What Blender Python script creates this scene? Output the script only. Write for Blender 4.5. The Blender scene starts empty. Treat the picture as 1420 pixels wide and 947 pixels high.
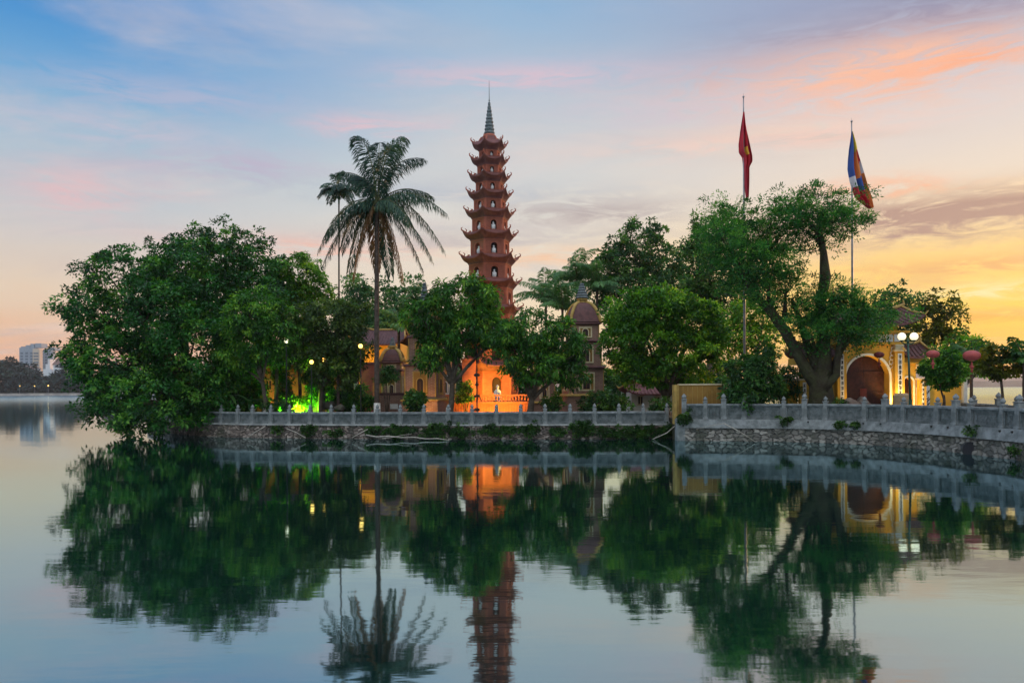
import bpy, math, random
import numpy as np
from mathutils import Vector, Matrix
random.seed(7); np.random.seed(7)
S = bpy.context.scene
COL = S.collection
PI = math.pi
# ------------------------------------------------------------------ camera
F, CX, HY, CAMH, ROLL = 1100.0, 710.0, 539.0, 2.7, math.radians(0.34)
cam = bpy.data.cameras.new('camera'); camo = bpy.data.objects.new('camera', cam); COL.objects.link(camo)
cam.sensor_width = 36; cam.lens = 36*F/1420; cam.shift_y = (HY-473.5)/1420
cam.clip_start = 0.1; cam.clip_end = 20000
camo.matrix_world = Matrix.Translation((0, 0, CAMH)) @ Matrix.Rotation(PI/2, 4, 'X') @ Matrix.Rotation(-ROLL, 4, 'Z')
S.camera = camo
S.view_settings.view_transform = 'Standard'; S.view_settings.look = 'None'
S.view_settings.exposure = 0.0; S.view_settings.gamma = 1
def at(px, py, Y):
    dx, dy = px-CX, py-HY
    u = dx*math.cos(ROLL)-dy*math.sin(ROLL); v = -dy*math.cos(ROLL)-dx*math.sin(ROLL)
    return Vector((u/F*Y, Y, CAMH+v/F*Y))
def onz(px, py, z=0.0):
    p = at(px, py, 1.0); k = (z-CAMH)/(p.z-CAMH); return Vector((p.x*k, k, z))
def L(r, g, b):
    f = lambda c: (c/255/12.92) if c/255 <= .04045 else ((c/255+.055)/1.055)**2.4
    return (f(r), f(g), f(b), 1)
# ------------------------------------------------------------------ node helper
class NT:
    def __init__(s, nt): s.nt = nt; s.n = nt.nodes; s.l = nt.links
    def new(s, t, **k):
        n = s.n.new(t)
        for a, v in k.items(): setattr(n, a, v)
        return n
    def link(s, a, b): s.l.new(a, b)
    def put(s, sock, v):
        if isinstance(v, bpy.types.NodeSocket): s.l.new(v, sock)
        else: sock.default_value = v
    def m(s, op, a, b=None, c=None, clamp=False):
        n = s.new('ShaderNodeMath', operation=op, use_clamp=clamp)
        s.put(n.inputs[0], a)
        if b is not None: s.put(n.inputs[1], b)
        if c is not None: s.put(n.inputs[2], c)
        return n.outputs[0]
    def mix(s, f, a, b, bt='MIX'):
        n = s.new('ShaderNodeMix', data_type='RGBA', blend_type=bt)
        s.put(n.inputs[0], f); s.put(n.inputs[6], a); s.put(n.inputs[7], b)
        return n.outputs[2]
    def ramp(s, f, stops, interp='LINEAR'):
        n = s.new('ShaderNodeValToRGB'); n.color_ramp.interpolation = interp
        e = n.color_ramp.elements
        while len(e) < len(stops): e.new(0.5)
        for k, (p, c) in enumerate(stops): e[k].position = p; e[k].color = c if len(c) == 4 else (*c, 1)
        s.put(n.inputs[0], f); return n.outputs[0]
    def sstep(s, x, a, b):
        n = s.new('ShaderNodeMapRange', interpolation_type='SMOOTHSTEP')
        s.put(n.inputs[0], x); n.inputs[1].default_value = a; n.inputs[2].default_value = b
        return n.outputs[0]
    def noise(s, vec, scale, detail=3, rough=.55, dist=0):
        n = s.new('ShaderNodeTexNoise'); s.put(n.inputs['Vector'], vec)
        n.inputs['Scale'].default_value = scale; n.inputs['Detail'].default_value = detail
        n.inputs['Roughness'].default_value = rough; n.inputs['Distortion'].default_value = dist
        return n.outputs[0]
# ------------------------------------------------------------------ world : dusk sky with clouds
SUN_AZ, SUN_EL = math.radians(50), math.radians(5.0)
w = bpy.data.worlds.new('World'); S.world = w; w.use_nodes = True
T = NT(w.node_tree); T.n.clear()
tc = T.new('ShaderNodeTexCoord'); sp = T.new('ShaderNodeSeparateXYZ'); T.link(tc.outputs['Generated'], sp.inputs[0])
x, y, z = sp.outputs
hyp = T.m('SQRT', T.m('ADD', T.m('MULTIPLY', x, x), T.m('ADD', T.m('MULTIPLY', y, y), 1e-5)))
t = T.m('DIVIDE', z, hyp); az = T.m('ARCTAN2', x, y)
tcl = T.m('MAXIMUM', t, 0.0)
# planar cloud coordinates
zz = T.m('ADD', T.m('MAXIMUM', z, 0.0), 0.10)
cv = T.new('ShaderNodeCombineXYZ'); T.link(T.m('DIVIDE', x, zz), cv.inputs[0]); T.link(T.m('MULTIPLY', T.m('DIVIDE', y, zz), 1.9), cv.inputs[1])
n1 = T.noise(cv.outputs[0], 0.62, 7, .58, .5); n2 = T.noise(cv.outputs[0], 1.6, 6, .6, .9)
wv = T.new('ShaderNodeCombineXYZ'); T.link(T.m('MULTIPLY', az, 3.0), wv.inputs[0]); T.link(T.m('MULTIPLY', t, 13.0), wv.inputs[1])
n3 = T.noise(wv.outputs[0], 1.3, 6, .6, .6)
n4 = T.noise(wv.outputs[0], 4.0, 6, .65, 1.2)
def R(stops): return T.ramp(T.m('MULTIPLY', T.m('ADD', tcl, T.m('MULTIPLY', T.m('SUBTRACT', n3, .5), .05)), 1.0), stops)
rl = R([(0, L(236,166,126)), (.05, L(236,180,140)), (.11, L(228,204,180)), (.19, L(204,200,200)), (.28, L(160,188,208)), (.35, L(110,166,210)), (.42, L(70,144,206)), (.8, L(130,165,215)), (1, L(150,180,225))])
rc = R([(0, L(246,200,148)), (.06, L(244,212,168)), (.13, L(238,220,196)), (.22, L(220,216,208)), (.33, L(192,200,208)), (.49, L(140,178,212)), (.8, L(150,180,220)), (1, L(165,190,225))])
rr = R([(0, L(255,170,40)), (.04, L(255,190,48)), (.09, L(255,208,76)), (.15, L(255,212,128)), (.22, L(238,218,196)), (.33, L(216,206,206)), (.44, L(154,162,190)), (.8, L(165,180,215)), (1, L(180,190,220))])
rb = R([(0, L(120,122,130)), (.15, L(145,148,155)), (.5, L(190,200,212)), (1, L(215,225,240))])
fr = T.m('MULTIPLY', T.sstep(az, -.02, .44), T.sstep(az, 2.2, 1.2))
fl = T.sstep(az, 0.0, -.50)
base = T.mix(fl, T.mix(fr, rc, rr), rl)
back = T.sstep(y, .35, -.45)
base = T.mix(back, base, T.mix(1.0, rb, (1.55, 1.55, 1.5, 1), 'MULTIPLY'))
# broad wisps
cm = T.m('MULTIPLY', T.sstep(n1, .46, .70), .55)
ccol = T.mix(T.sstep(n2, .35, .65), L(186,182,192), L(232,210,202))
ccol = T.mix(fr, ccol, T.mix(T.sstep(n2, .35, .65), L(206,170,150), L(254,214,168)))
base = T.mix(T.m('MULTIPLY', cm, T.m('SUBTRACT', 1.0, T.m('MULTIPLY', back, .6))), base, ccol)
def feature(a0, t0, sa, st, col, amt, slope=0.0):
    global base
    da = T.m('SUBTRACT', T.m('ADD', az, T.m('MULTIPLY', T.m('SUBTRACT', n3, .5), .25)), a0)
    dt = T.m('SUBTRACT', T.m('ADD', t, T.m('MULTIPLY', T.m('SUBTRACT', n4, .5), .045)), T.m('ADD', t0, T.m('MULTIPLY', da, slope)))
    q = T.m('ADD', T.m('POWER', T.m('DIVIDE', da, sa), 2.0), T.m('POWER', T.m('DIVIDE', dt, st), 2.0))
    g = T.m('MULTIPLY', T.m('EXPONENT', T.m('MULTIPLY', q, -1.0)), T.m('MULTIPLY', T.sstep(n4, .28, .62), amt))
    base = T.mix(g, base, col)
feature(.50, .418, .20, .040, L(142,142,170), .95)
feature(.30, .380, .10, .020, L(170,168,190), .6)
feature(.42, .362, .17, .038, L(250,190,158), 1.2, .02)
feature(.50, .358, .09, .014, L(252,172,132), .8, .02)
feature(.49, .190, .15, .024, L(184,146,130), 1.5)
feature(.36, .165, .08, .010, L(214,170,140), .8)
feature(.42, .230, .05, .012, L(252,176,130), .8)
feature(.30, .300, .20, .014, L(246,206,190), .7)
feature(.10, .222, .12, .020, L(182,166,164), .9, -.02)
feature(.02, .130, .12, .012, L(206,190,178), .7)
feature(.06, .170, .12, .010, L(250,196,150), .8)
feature(-.49, .225, .07, .028, L(232,186,188), .75)
feature(-.35, .270, .10, .020, L(190,170,196), .7, .05)
feature(-.25, .175, .12, .012, L(248,184,160), .9)
feature(.03, .395, .16, .018, L(228,190,200), .7)
feature(-.18, .330, .07, .014, L(232,190,196), .7)
feature(-.40, .345, .16, .022, L(176,180,206), .8, .04)
feature(-.47, .300, .12, .018, L(198,190,206), .7)
feature(.20, .345, .14, .022, L(206,196,208), .7)
feature(-.1, .250, .25, .014, L(170,180,196), .5)
feature(.56, .105, .10, .007, L(255,232,170), 1.0)
feature(.52, .135, .12, .008, L(236,168,104), .8)
feature(.55, .075, .14, .008, L(240,150,56), .7)
feature(.46, .118, .10, .010, L(232,176,120), .7)
feature(-.05, .19, .20, .014, L(192,178,178), .7)
feature(-.38, .14, .14, .012, L(200,180,176), .6)
nish = T.new('ShaderNodeTexSky', sky_type='NISHITA'); nish.sun_disc = False
nish.sun_elevation = SUN_EL; nish.sun_rotation = SUN_AZ
b1 = T.new('ShaderNodeBackground'); T.link(nish.outputs[0], b1.inputs[0]); b1.inputs[1].default_value = .012
b2 = T.new('ShaderNodeBackground'); T.link(base, b2.inputs[0]); T.put(b2.inputs[1], T.m('ADD', 1.0, T.m('MULTIPLY', T.sstep(z, .50, .95), 1.0)))
ad = T.new('ShaderNodeAddShader'); T.link(b1.outputs[0], ad.inputs[0]); T.link(b2.outputs[0], ad.inputs[1])
wo = T.new('ShaderNodeOutputWorld'); T.link(ad.outputs[0], wo.inputs[0])
# ------------------------------------------------------------------ sun
sl = bpy.data.lights.new('sun', 'SUN'); sl.energy = 2.6; sl.angle = math.radians(.6); sl.color = (1, .50, .22)
so = bpy.data.objects.new('sun', sl); COL.objects.link(so)
sd = Vector((math.sin(SUN_AZ)*math.cos(SUN_EL), math.cos(SUN_AZ)*math.cos(SUN_EL), math.sin(SUN_EL)))
so.rotation_euler = sd.to_track_quat('Z', 'Y').to_euler()
# ------------------------------------------------------------------ materials
def mat(name, c1, c2=None, rough=.75, scale=3.0, bump=.0, bscale=None, bd=.05, spec=.3, coords='Object', emit=None, es=0, metal=0, trans=0, detail=5):
    m = bpy.data.materials.new(name); m.use_nodes = True; t = NT(m.node_tree); b = t.n['Principled BSDF']
    tc = t.new('ShaderNodeTexCoord'); v = tc.outputs[coords]
    if c2:
        t.put(b.inputs['Base Color'], t.mix(t.sstep(t.noise(v, scale, detail, .6), .35, .65), (*c1, 1), (*c2, 1)))
    else: b.inputs['Base Color'].default_value = (*c1, 1)
    b.inputs['Roughness'].default_value = rough; b.inputs['Specular IOR Level'].default_value = spec; b.inputs['Metallic'].default_value = metal
    if bump:
        bn = t.new('ShaderNodeBump'); bn.inputs['Strength'].default_value = bump; bn.inputs['Distance'].default_value = bd
        t.put(bn.inputs['Height'], t.noise(v, bscale or scale*4, 6, .65)); t.link(bn.outputs[0], b.inputs['Normal'])
    if emit:
        b.inputs['Emission Color'].default_value = (*emit, 1); b.inputs['Emission Strength'].default_value = es
    return m
def brickmat(name, c1, c2, mortar, sc=1.0, rough=.85):
    m = bpy.data.materials.new(name); m.use_nodes = True; t = NT(m.node_tree); b = t.n['Principled BSDF']
    tc = t.new('ShaderNodeTexCoord'); s = t.new('ShaderNodeSeparateXYZ'); t.link(tc.outputs['Object'], s.inputs[0])
    c = t.new('ShaderNodeCombineXYZ'); t.link(t.m('ADD', s.outputs[0], s.outputs[1]), c.inputs[0]); t.link(s.outputs[2], c.inputs[1])
    br = t.new('ShaderNodeTexBrick'); t.link(c.outputs[0], br.inputs['Vector'])
    br.inputs['Color1'].default_value = (*c1, 1); br.inputs['Color2'].default_value = (*c2, 1); br.inputs['Mortar'].default_value = (*mortar, 1)
    br.inputs['Scale'].default_value = 1.0; br.inputs['Brick Width'].default_value = .30*sc; br.inputs['Row Height'].default_value = .10*sc
    br.inputs['Mortar Size'].default_value = .012*sc; br.inputs['Bias'].default_value = 0
    st = t.sstep(t.noise(tc.outputs['Object'], 1.3, 5, .65), .4, .72)
    t.put(b.inputs['Base Color'], t.mix(t.m('MULTIPLY', st, .45), br.outputs['Color'], (c1[0]*.35, c1[1]*.4, c1[2]*.4, 1)))
    b.inputs['Roughness'].default_value = rough; b.inputs['Specular IOR Level'].default_value = .2
    bn = t.new('ShaderNodeBump'); bn.inputs['Strength'].default_value = .5; bn.inputs['Distance'].default_value = .02; bn.invert = True
    t.link(br.outputs['Fac'], bn.inputs['Height']); t.link(bn.outputs[0], b.inputs['Normal'])
    return m
def leafmat(name, dark, mid, light, tr=.35, rough=.55):
    m = bpy.data.materials.new(name); m.use_nodes = True; t = NT(m.node_tree); b = t.n['Principled BSDF']
    a = t.new('ShaderNodeAttribute'); a.attribute_name = 'var'
    col = t.ramp(a.outputs['Fac'], [(0, dark), (.5, mid), (1, light)])
    t.put(b.inputs['Base Color'], col); b.inputs['Roughness'].default_value = rough; b.inputs['Specular IOR Level'].default_value = .35
    tl = t.new('ShaderNodeBsdfTranslucent'); t.put(tl.inputs[0], t.mix(1.0, col, (1.5, 1.5, .55, 1), 'MULTIPLY'))
    mx = t.new('ShaderNodeMixShader'); mx.inputs[0].default_value = tr
    t.link(b.outputs[0], mx.inputs[1]); t.link(tl.outputs[0], mx.inputs[2]); t.link(mx.outputs[0], t.n['Material Output'].inputs[0])
    return m
M = {}
M['grey_stone'] = mat('grey carved stone', (.12,.13,.125), (.225,.235,.23), .88, 3.0, .7, 14)
M['panel_stone'] = mat('weathered carved panel', (.085,.10,.098), (.165,.18,.178), .85, 3.5, 1.0, 16)
M['pale_stone'] = mat('pale concrete', (.34,.34,.32), (.20,.20,.19), .85, 1.4, .4, 9)
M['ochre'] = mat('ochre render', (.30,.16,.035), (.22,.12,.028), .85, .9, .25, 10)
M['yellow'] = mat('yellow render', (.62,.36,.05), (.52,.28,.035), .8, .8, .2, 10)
M['cream'] = mat('cream trim', (.62,.52,.33), (.5,.4,.24), .8, 2, .2)
M['gold'] = mat('yellow painted moulding', (.42,.27,.07), (.30,.19,.05), .7, 3, .2)
M['white'] = mat('white plaster', (.72,.70,.66), (.58,.56,.52), .75, 2, .2)
M['statue'] = mat('white statue stone', (.74,.72,.70), (.62,.60,.58), .6, 6, .1)
M['flat_black'] = mat('black lettering and pipe shade', (.02,.02,.025))
M['door'] = mat('dark red brown wood', (.05,.015,.013), (.028,.009,.008), .5, 6, .3, 25)
M['redwall'] = brickmat('red brick', (.37,.105,.062), (.30,.080,.048), (.25,.11,.08), .8)
M['redtrim'] = mat('red brick trim', (.39,.115,.070), (.30,.085,.052), .8, 3, .35, 18)
M['redtile'] = mat('dark red roof tile', (.18,.065,.055), (.12,.042,.038), .7, 4, .5, 30)
M['brick'] = brickmat('brown brick', (.30,.155,.11), (.23,.12,.085), (.36,.27,.21), .8)
M['browntile'] = mat('purple brown roof tile', (.13,.055,.05), (.085,.038,.036), .7, 4, .5, 30)
M['spire'] = mat('weathered grey spire', (.08,.10,.105), (.16,.18,.18), .7, 4, .4)
M['niche_shade'] = mat('painted recess shade', (.035,.02,.018))  # near-black colour stands in for the shade inside niches and windows
M['bark'] = mat('bark', (.055,.040,.028), (.11,.085,.06), .9, 5, .9, 14)
M['mossbark'] = mat('mossy bark', (.040,.028,.018), (.055,.055,.022), .9, 1.6, 1.0, 5, bd=.22)
M['palmbark'] = mat('palm bark', (.045,.030,.022), (.085,.060,.045), .9, 6, .8, 10)
M['whitewash'] = mat('whitewashed bark', (.62,.60,.55), (.40,.37,.32), .85, 5, .5)
M['green_metal'] = mat('dark green metal', (.015,.07,.05), None, .4)
M['black_metal'] = mat('black metal', (.02,.02,.02), None, .5)
M['pole'] = mat('galvanised pole', (.28,.27,.27), (.2,.19,.19), .45, 3, metal=.3)
M['globe'] = mat('lit globe', (.9,.85,.7), emit=(1,.84,.52), es=1.05)
M['lampwarm'] = mat('lit warm lamp', (.9,.7,.3), emit=(1,.55,.10), es=4)
M['lampwhite'] = mat('lit white lamp', (.9,.9,.8), emit=(1,.88,.6), es=2.5)
M['lampgreen'] = mat('lit green lamp', (.2,.9,.2), emit=(.25,1,.08), es=6)
M['lantern'] = mat('red silk lantern', (.36,.06,.05), (.28,.05,.045), .55, 4)
M['darklantern'] = mat('dark red lantern', (.16,.02,.018), (.10,.015,.012), .6, 4)
M['flag_red'] = mat('red cloth', (.50,.018,.03), (.38,.015,.03), .7, 2)
M['flag_yellow'] = mat('yellow cloth', (.75,.48,.04), None, .7)
M['flag_blue'] = mat('blue cloth', (.035,.08,.28), None, .7)
M['flag_white'] = mat('white cloth', (.62,.58,.60), None, .7)
M['flag_orange'] = mat('orange cloth', (.70,.20,.05), None, .7)
M['rock'] = mat('garden rock', (.13,.085,.065), (.20,.15,.12), .85, 2, .9, 6)
M['darkrock'] = mat('mossy dark rock', (.05,.05,.035), (.09,.08,.06), .9, 2, 1.0, 6)
M['bamboo'] = mat('weathered stick', (.38,.34,.28), (.24,.21,.17), .8, 8, .2)
M['soil'] = mat('dark soil with moss', (.030,.032,.014), (.05,.04,.025), .95, .8, .6, 6)
M['pot'] = mat('glazed pale pot', (.50,.52,.50), (.3,.33,.34), .4, 5)
M['lf_banyan'] = leafmat('banyan leaves', L(14,52,18), L(40,104,32), L(116,160,46), .26)
M['lf_mid'] = leafmat('mid green leaves', L(22,62,14), L(60,120,28), L(142,178,48), .32)
M['lf_bright'] = leafmat('bright leaves', L(28,74,10), L(80,136,22), L(172,198,46), .38)
M['lf_dark'] = leafmat('dark leaves', L(26,62,28), L(56,102,42), L(108,146,56), .34)
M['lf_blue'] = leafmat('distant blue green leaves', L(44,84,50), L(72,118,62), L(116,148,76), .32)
M['lf_olive'] = leafmat('olive leaves', L(30,50,16), L(66,96,32), L(124,136,58), .3)
M['lf_feather'] = leafmat('feathery leaves', L(16,64,22), L(46,112,38), L(118,168,60), .36)
M['lf_back'] = leafmat('backlit leaves', L(44,54,20), L(84,96,26), L(140,130,40), .5)
M['lf_palm'] = leafmat('palm leaves', L(12,40,32), L(28,66,48), L(78,98,60), .2)
M['lf_dry'] = leafmat('dry palm leaves', L(70,48,34), L(110,78,50), L(140,110,70), .3)
M['lf_grass'] = leafmat('weeds', L(20,50,12), L(44,84,22), L(84,116,40), .3)
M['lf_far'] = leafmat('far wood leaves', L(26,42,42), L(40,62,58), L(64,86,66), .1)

# ------------------------------------------------------------------ mesh builder
class MB:
    def __init__(s): s.v = []; s.f = []; s.mi = []; s.cur = 0; s.xf = None
    def add(s, vs, fs):
        o = len(s.v)
        for p in vs:
            p = Vector(p); s.v.append(tuple(s.xf @ p) if s.xf else tuple(p))
        for f in fs: s.f.append([o+i for i in f]); s.mi.append(s.cur)
    def box(s, x0, x1, y0, y1, z0, z1, taper=0, ty=None):
        ty = taper if ty is None else ty
        s.add([(x0,y0,z0),(x1,y0,z0),(x1,y1,z0),(x0,y1,z0),(x0+taper,y0+ty,z1),(x1-taper,y0+ty,z1),(x1-taper,y1-ty,z1),(x0+taper,y1-ty,z1)],
              [(3,2,1,0),(4,5,6,7),(0,1,5,4),(1,2,6,5),(2,3,7,6),(3,0,4,7)])
    def cbox(s, c, sx, sy, z0, z1, taper=0): s.box(c[0]-sx/2, c[0]+sx/2, c[1]-sy/2, c[1]+sy/2, z0, z1, taper)
    def bbox(s, x0, x1, y0, y1, z0, z1, b=.02):   # box with chamfered vertical + top edges
        P = [(x0+b,y0),(x1-b,y0),(x1,y0+b),(x1,y1-b),(x1-b,y1),(x0+b,y1),(x0,y1-b),(x0,y0+b)]
        Q = [(x0+2*b,y0+b),(x1-2*b,y0+b),(x1-b,y0+2*b),(x1-b,y1-2*b),(x1-2*b,y1-b),(x0+2*b,y1-b),(x0+b,y1-2*b),(x0+b,y0+2*b)]
        vs = [(*p, z0) for p in P]+[(*p, z1-b) for p in P]+[(*p, z1) for p in Q]
        fs = [tuple(range(7,-1,-1)), tuple(range(16,24))]
        for r in (0, 8):
            for i in range(8): j = (i+1) % 8; fs.append((r+i, r+j, r+8+j, r+8+i))
        s.add(vs, fs)
    def lathe(s, prof, n=12, c=(0,0,0), sx=1, sy=1, rot=0):
        vs = []; fs = []
        for r, z in prof:
            for i in range(n):
                a = rot+2*PI*i/n; vs.append((c[0]+r*math.cos(a)*sx, c[1]+r*math.sin(a)*sy, c[2]+z))
        for k in range(len(prof)-1):
            for i in range(n): j = (i+1) % n; fs.append((k*n+i, k*n+j, (k+1)*n+j, (k+1)*n+i))
        fs.append(tuple(range(n-1,-1,-1))); fs.append(tuple((len(prof)-1)*n+i for i in range(n)))
        s.add(vs, fs)
    def sphere(s, c, r, n=12, sz=1, m=8):
        s.lathe([(max(r*math.sin(PI*k/m), .001), -r*math.cos(PI*k/m)*sz) for k in range(m+1)], n, c)
    def tube(s, pts, rad, n=8, wob=0):
        pts = [Vector(p) for p in pts]; vs = []; fs = []
        if not hasattr(rad, '__len__'): rad = [rad]*len(pts)
        up = Vector((.31,.93,.17))
        for k, p in enumerate(pts):
            d = (pts[min(k+1, len(pts)-1)]-pts[max(k-1, 0)]).normalized()
            a = d.cross(up).normalized(); b = d.cross(a).normalized()
            for i in range(n):
                t = 2*PI*i/n; r = rad[k]*(1+(random.uniform(-wob, wob) if wob else 0))
                vs.append(p+a*r*math.cos(t)+b*r*math.sin(t))
        for k in range(len(pts)-1):
            for i in range(n): j = (i+1) % n; fs.append((k*n+i, k*n+j, (k+1)*n+j, (k+1)*n+i))
        fs.append(tuple(range(n-1,-1,-1))); fs.append(tuple((len(pts)-1)*n+i for i in range(n)))
        s.add(vs, fs)
    def archwall(s, x0, x1, z0, z1, a0, a1, zs, y0, y1, n=12):
        """solid wall x0..x1,z0..z1 of thickness y0..y1 with an arched opening a0..a1 springing at zs"""
        r = (a1-a0)/2; cx = (a0+a1)/2
        s.box(x0, a0, y0, y1, z0, zs); s.box(a1, x1, y0, y1, z0, zs)
        arc = [(cx-r*math.cos(PI*k/n), zs+r*math.sin(PI*k/n)) for k in range(n+1)]
        pts = [(x0, zs)]+arc+[(x1, zs)]
        top = [(x0, z1)]+[(p[0], z1) for p in arc]+[(x1, z1)]
        N = len(pts)
        vs = [(p[0], y0, p[1]) for p in pts]+[(p[0], y0, p[1]) for p in top]+[(p[0], y1, p[1]) for p in pts]+[(p[0], y1, p[1]) for p in top]
        fs = []
        for k in range(N-1):
            fs += [(k, k+1, N+k+1, N+k), (2*N+k+1, 2*N+k, 3*N+k, 3*N+k+1), (N+k, N+k+1, 3*N+k+1, 3*N+k)]
            if 1 <= k < N-2: fs.append((k+1, k, 2*N+k, 2*N+k+1))
        fs += [(0, N, 3*N, 2*N), (N-1, 3*N-1, 4*N-1, 2*N-1)]
        s.add(vs, fs)
    def archtrim(s, a0, a1, z0, zs, w, y0, y1, n=14):
        r = (a1-a0)/2; cx = (a0+a1)/2
        inn = [(a0, z0)]+[(cx-r*math.cos(PI*k/n), zs+r*math.sin(PI*k/n)) for k in range(n+1)]+[(a1, z0)]
        R2 = r+w
        out = [(a0-w, z0)]+[(cx-R2*math.cos(PI*k/n), zs+R2*math.sin(PI*k/n)) for k in range(n+1)]+[(a1+w, z0)]
        N = len(inn)
        vs = [(p[0], y0, p[1]) for p in inn]+[(p[0], y0, p[1]) for p in out]+[(p[0], y1, p[1]) for p in inn]+[(p[0], y1, p[1]) for p in out]
        fs = []
        for k in range(N-1):
            fs += [(k, k+1, N+k+1, N+k), (N+k, N+k+1, 3*N+k+1, 3*N+k), (k+1, k, 2*N+k, 2*N+k+1), (2*N+k, 3*N+k, 3*N+k+1, 2*N+k+1)]
        fs += [(0, N, 3*N, 2*N), (N-1, 3*N-1, 4*N-1, 2*N-1)]
        s.add(vs, fs)
    def build(s, name, mats, parent=None, smooth=False):
        me = bpy.data.meshes.new(name)
        off = Vector((0,0,0))
        if parent is not None:
            p = parent
            while p is not None: off += p.location; p = p.parent
        me.from_pydata([(v[0]-off.x, v[1]-off.y, v[2]-off.z) for v in s.v], [], s.f)
        if not isinstance(mats, (list, tuple)): mats = [mats]
        for m in mats: me.materials.append(m)
        if len(mats) > 1: me.polygons.foreach_set('material_index', s.mi)
        if smooth: me.polygons.foreach_set('use_smooth', [True]*len(me.polygons))
        me.update(); o = bpy.data.objects.new(name, me); COL.objects.link(o)
        if parent is not None: o.parent = parent
        return o
def tag(o, label=None, cat=None, group=None, kind=None):
    if label: o['label'] = label
    if cat: o['category'] = cat
    if group: o['group'] = group
    if kind: o['kind'] = kind
    return o
def thing(name, loc, label, cat, group=None):
    o = bpy.data.objects.new(name, None); COL.objects.link(o); o.location = Vector(loc); o.empty_display_size = .3
    return tag(o, label, cat, group)
def kids(o): return [c for c in bpy.data.objects if c.parent == o]
def copy_tree(o, parent=None):
    c = o.copy(); COL.objects.link(c); c.parent = parent
    for ch in kids(o): copy_tree(ch, c)
    return c
def base_on_ground(o, base):   # put a single mesh's origin at its base
    d = Vector(base)-o.location
    o.data.transform(Matrix.Translation(-d)); o.location = Vector(base)
# ------------------------------------------------------------------ foliage
def leafmesh(name, pos, dr, nr, ln, wd, var, m, parent=None, kind=None):
    """kites: pos (n,3) base, dr unit direction, nr unit normal-ish, ln (n,), wd (n,)"""
    n = len(pos)
    side = np.cross(dr, nr); side /= (np.linalg.norm(side, axis=1, keepdims=True)+1e-6)
    nn = np.cross(side, dr)
    a = pos; t_ = pos+dr*ln[:, None]-nn*(ln*.12)[:, None]; mid = pos+dr*(ln*.42)[:, None]+nn*(ln*.10)[:, None]
    l = mid-side*wd[:, None]*.5; r = mid+side*wd[:, None]*.5
    V = np.stack([a, l, t_, r], 1).reshape(-1, 3)
    off = np.zeros(3)
    if parent is not None: off = np.array(parent.location)
    V = (V-off).astype(np.float32)
    me = bpy.data.meshes.new(name); me.vertices.add(4*n); me.vertices.foreach_set('co', V.ravel())
    me.loops.add(4*n); me.loops.foreach_set('vertex_index', np.arange(4*n, dtype=np.int32))
    me.polygons.add(n); me.polygons.foreach_set('loop_start', np.arange(0, 4*n, 4, dtype=np.int32)); me.polygons.foreach_set('loop_total', np.full(n, 4, dtype=np.int32))
    at_ = me.attributes.new('var', 'FLOAT', 'POINT'); at_.data.foreach_set('value', np.repeat(np.clip(var, 0, 1), 4).astype(np.float32))
    me.materials.append(m); me.update(calc_edges=True); me.validate()
    o = bpy.data.objects.new(name, me); COL.objects.link(o)
    if parent is not None: o.parent = parent
    if kind: o['kind'] = kind
    return o
def unit(a): return a/(np.linalg.norm(a, axis=1, keepdims=True)+1e-9)
def crown(parent, lobes, m, puff=.42, per=60, leaf=.17, dens=1.0, seed=1, droop=.35, inside=.3, name='crown', flat=.7, aspect=.42, spread=1.0, kind=None, rag=.22):
    """lobes: list of (centre xyz, radii xyz)"""
    rng = np.random.default_rng(seed); PC = []; PU = []
    dens *= 1.32; leaf *= 1.16; aspect = min(.62, aspect*1.28)
    C = np.array([l[0] for l in lobes], float); Rr = np.array([l[1] for l in lobes], float); Rr = np.maximum(Rr*.55, Rr-puff*.45)
    for k in range(len(lobes)):
        r = Rr[k]; area = 4*PI*((r[0]*r[1])**1.6/3+(r[0]*r[2])**1.6/3+(r[1]*r[2])**1.6/3)**(1/1.6)
        n = max(6, int(dens*area/(PI*puff*puff)*1.25)); u = unit(rng.normal(size=(n, 3)))
        ph = rng.uniform(0, 6.28, 6)
        wob = 1+rag*.55*(np.sin(u[:,0]*5+ph[0])*np.sin(u[:,2]*6+ph[1])+.6*np.sin(u[:,1]*9+u[:,2]*8+ph[2]))
        fac = np.where(rng.random(n) < inside, rng.uniform(.35, .9, n), rng.uniform(.84, 1.0+rag*.5, n))*wob
        p = C[k]+u*r*fac[:, None]
        keep = np.ones(n, bool)
        for j in range(len(lobes)):
            if j != k: keep &= ~((((p-C[j])/Rr[j])**2).sum(1) < .42)
        PC.append(p[keep]); PU.append(u[keep])
    PC = np.concatenate(PC); PU = np.concatenate(PU); n = len(PC)
    pr = puff*rng.uniform(.5, 1.35, n); pv = rng.uniform(0, 1, n)
    idx = np.repeat(np.arange(n), per); N = len(idx)
    v = unit(rng.normal(size=(N, 3))+np.array([0, 0, .55])+PU[idx]*.5)
    pos = PC[idx]+v*(pr[idx]*rng.uniform(.45, 1.15*spread, N))[:, None]*np.array([1, 1, flat])
    dr = unit(v*1.0+rng.normal(size=(N, 3))*.55-np.array([0, 0, droop])); nr = unit(v*.8+np.array([0, 0, .6])+rng.normal(size=(N, 3))*.35)
    ln = leaf*rng.uniform(.6, 1.35, N)
    var = .02+.72*pv[idx]**1.3+rng.normal(size=N)*.12
    return leafmesh(name, pos, dr, nr, ln, ln*aspect*rng.uniform(.8, 1.2, N), var, m, parent, kind)
def lob(px, py, rx, ry, Y, dy=None):
    s = Y/F; c = at(px, py, Y); dy = dy if dy else (rx+ry)/2*s
    return (tuple(c), (rx*s, dy, ry*s))
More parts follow.
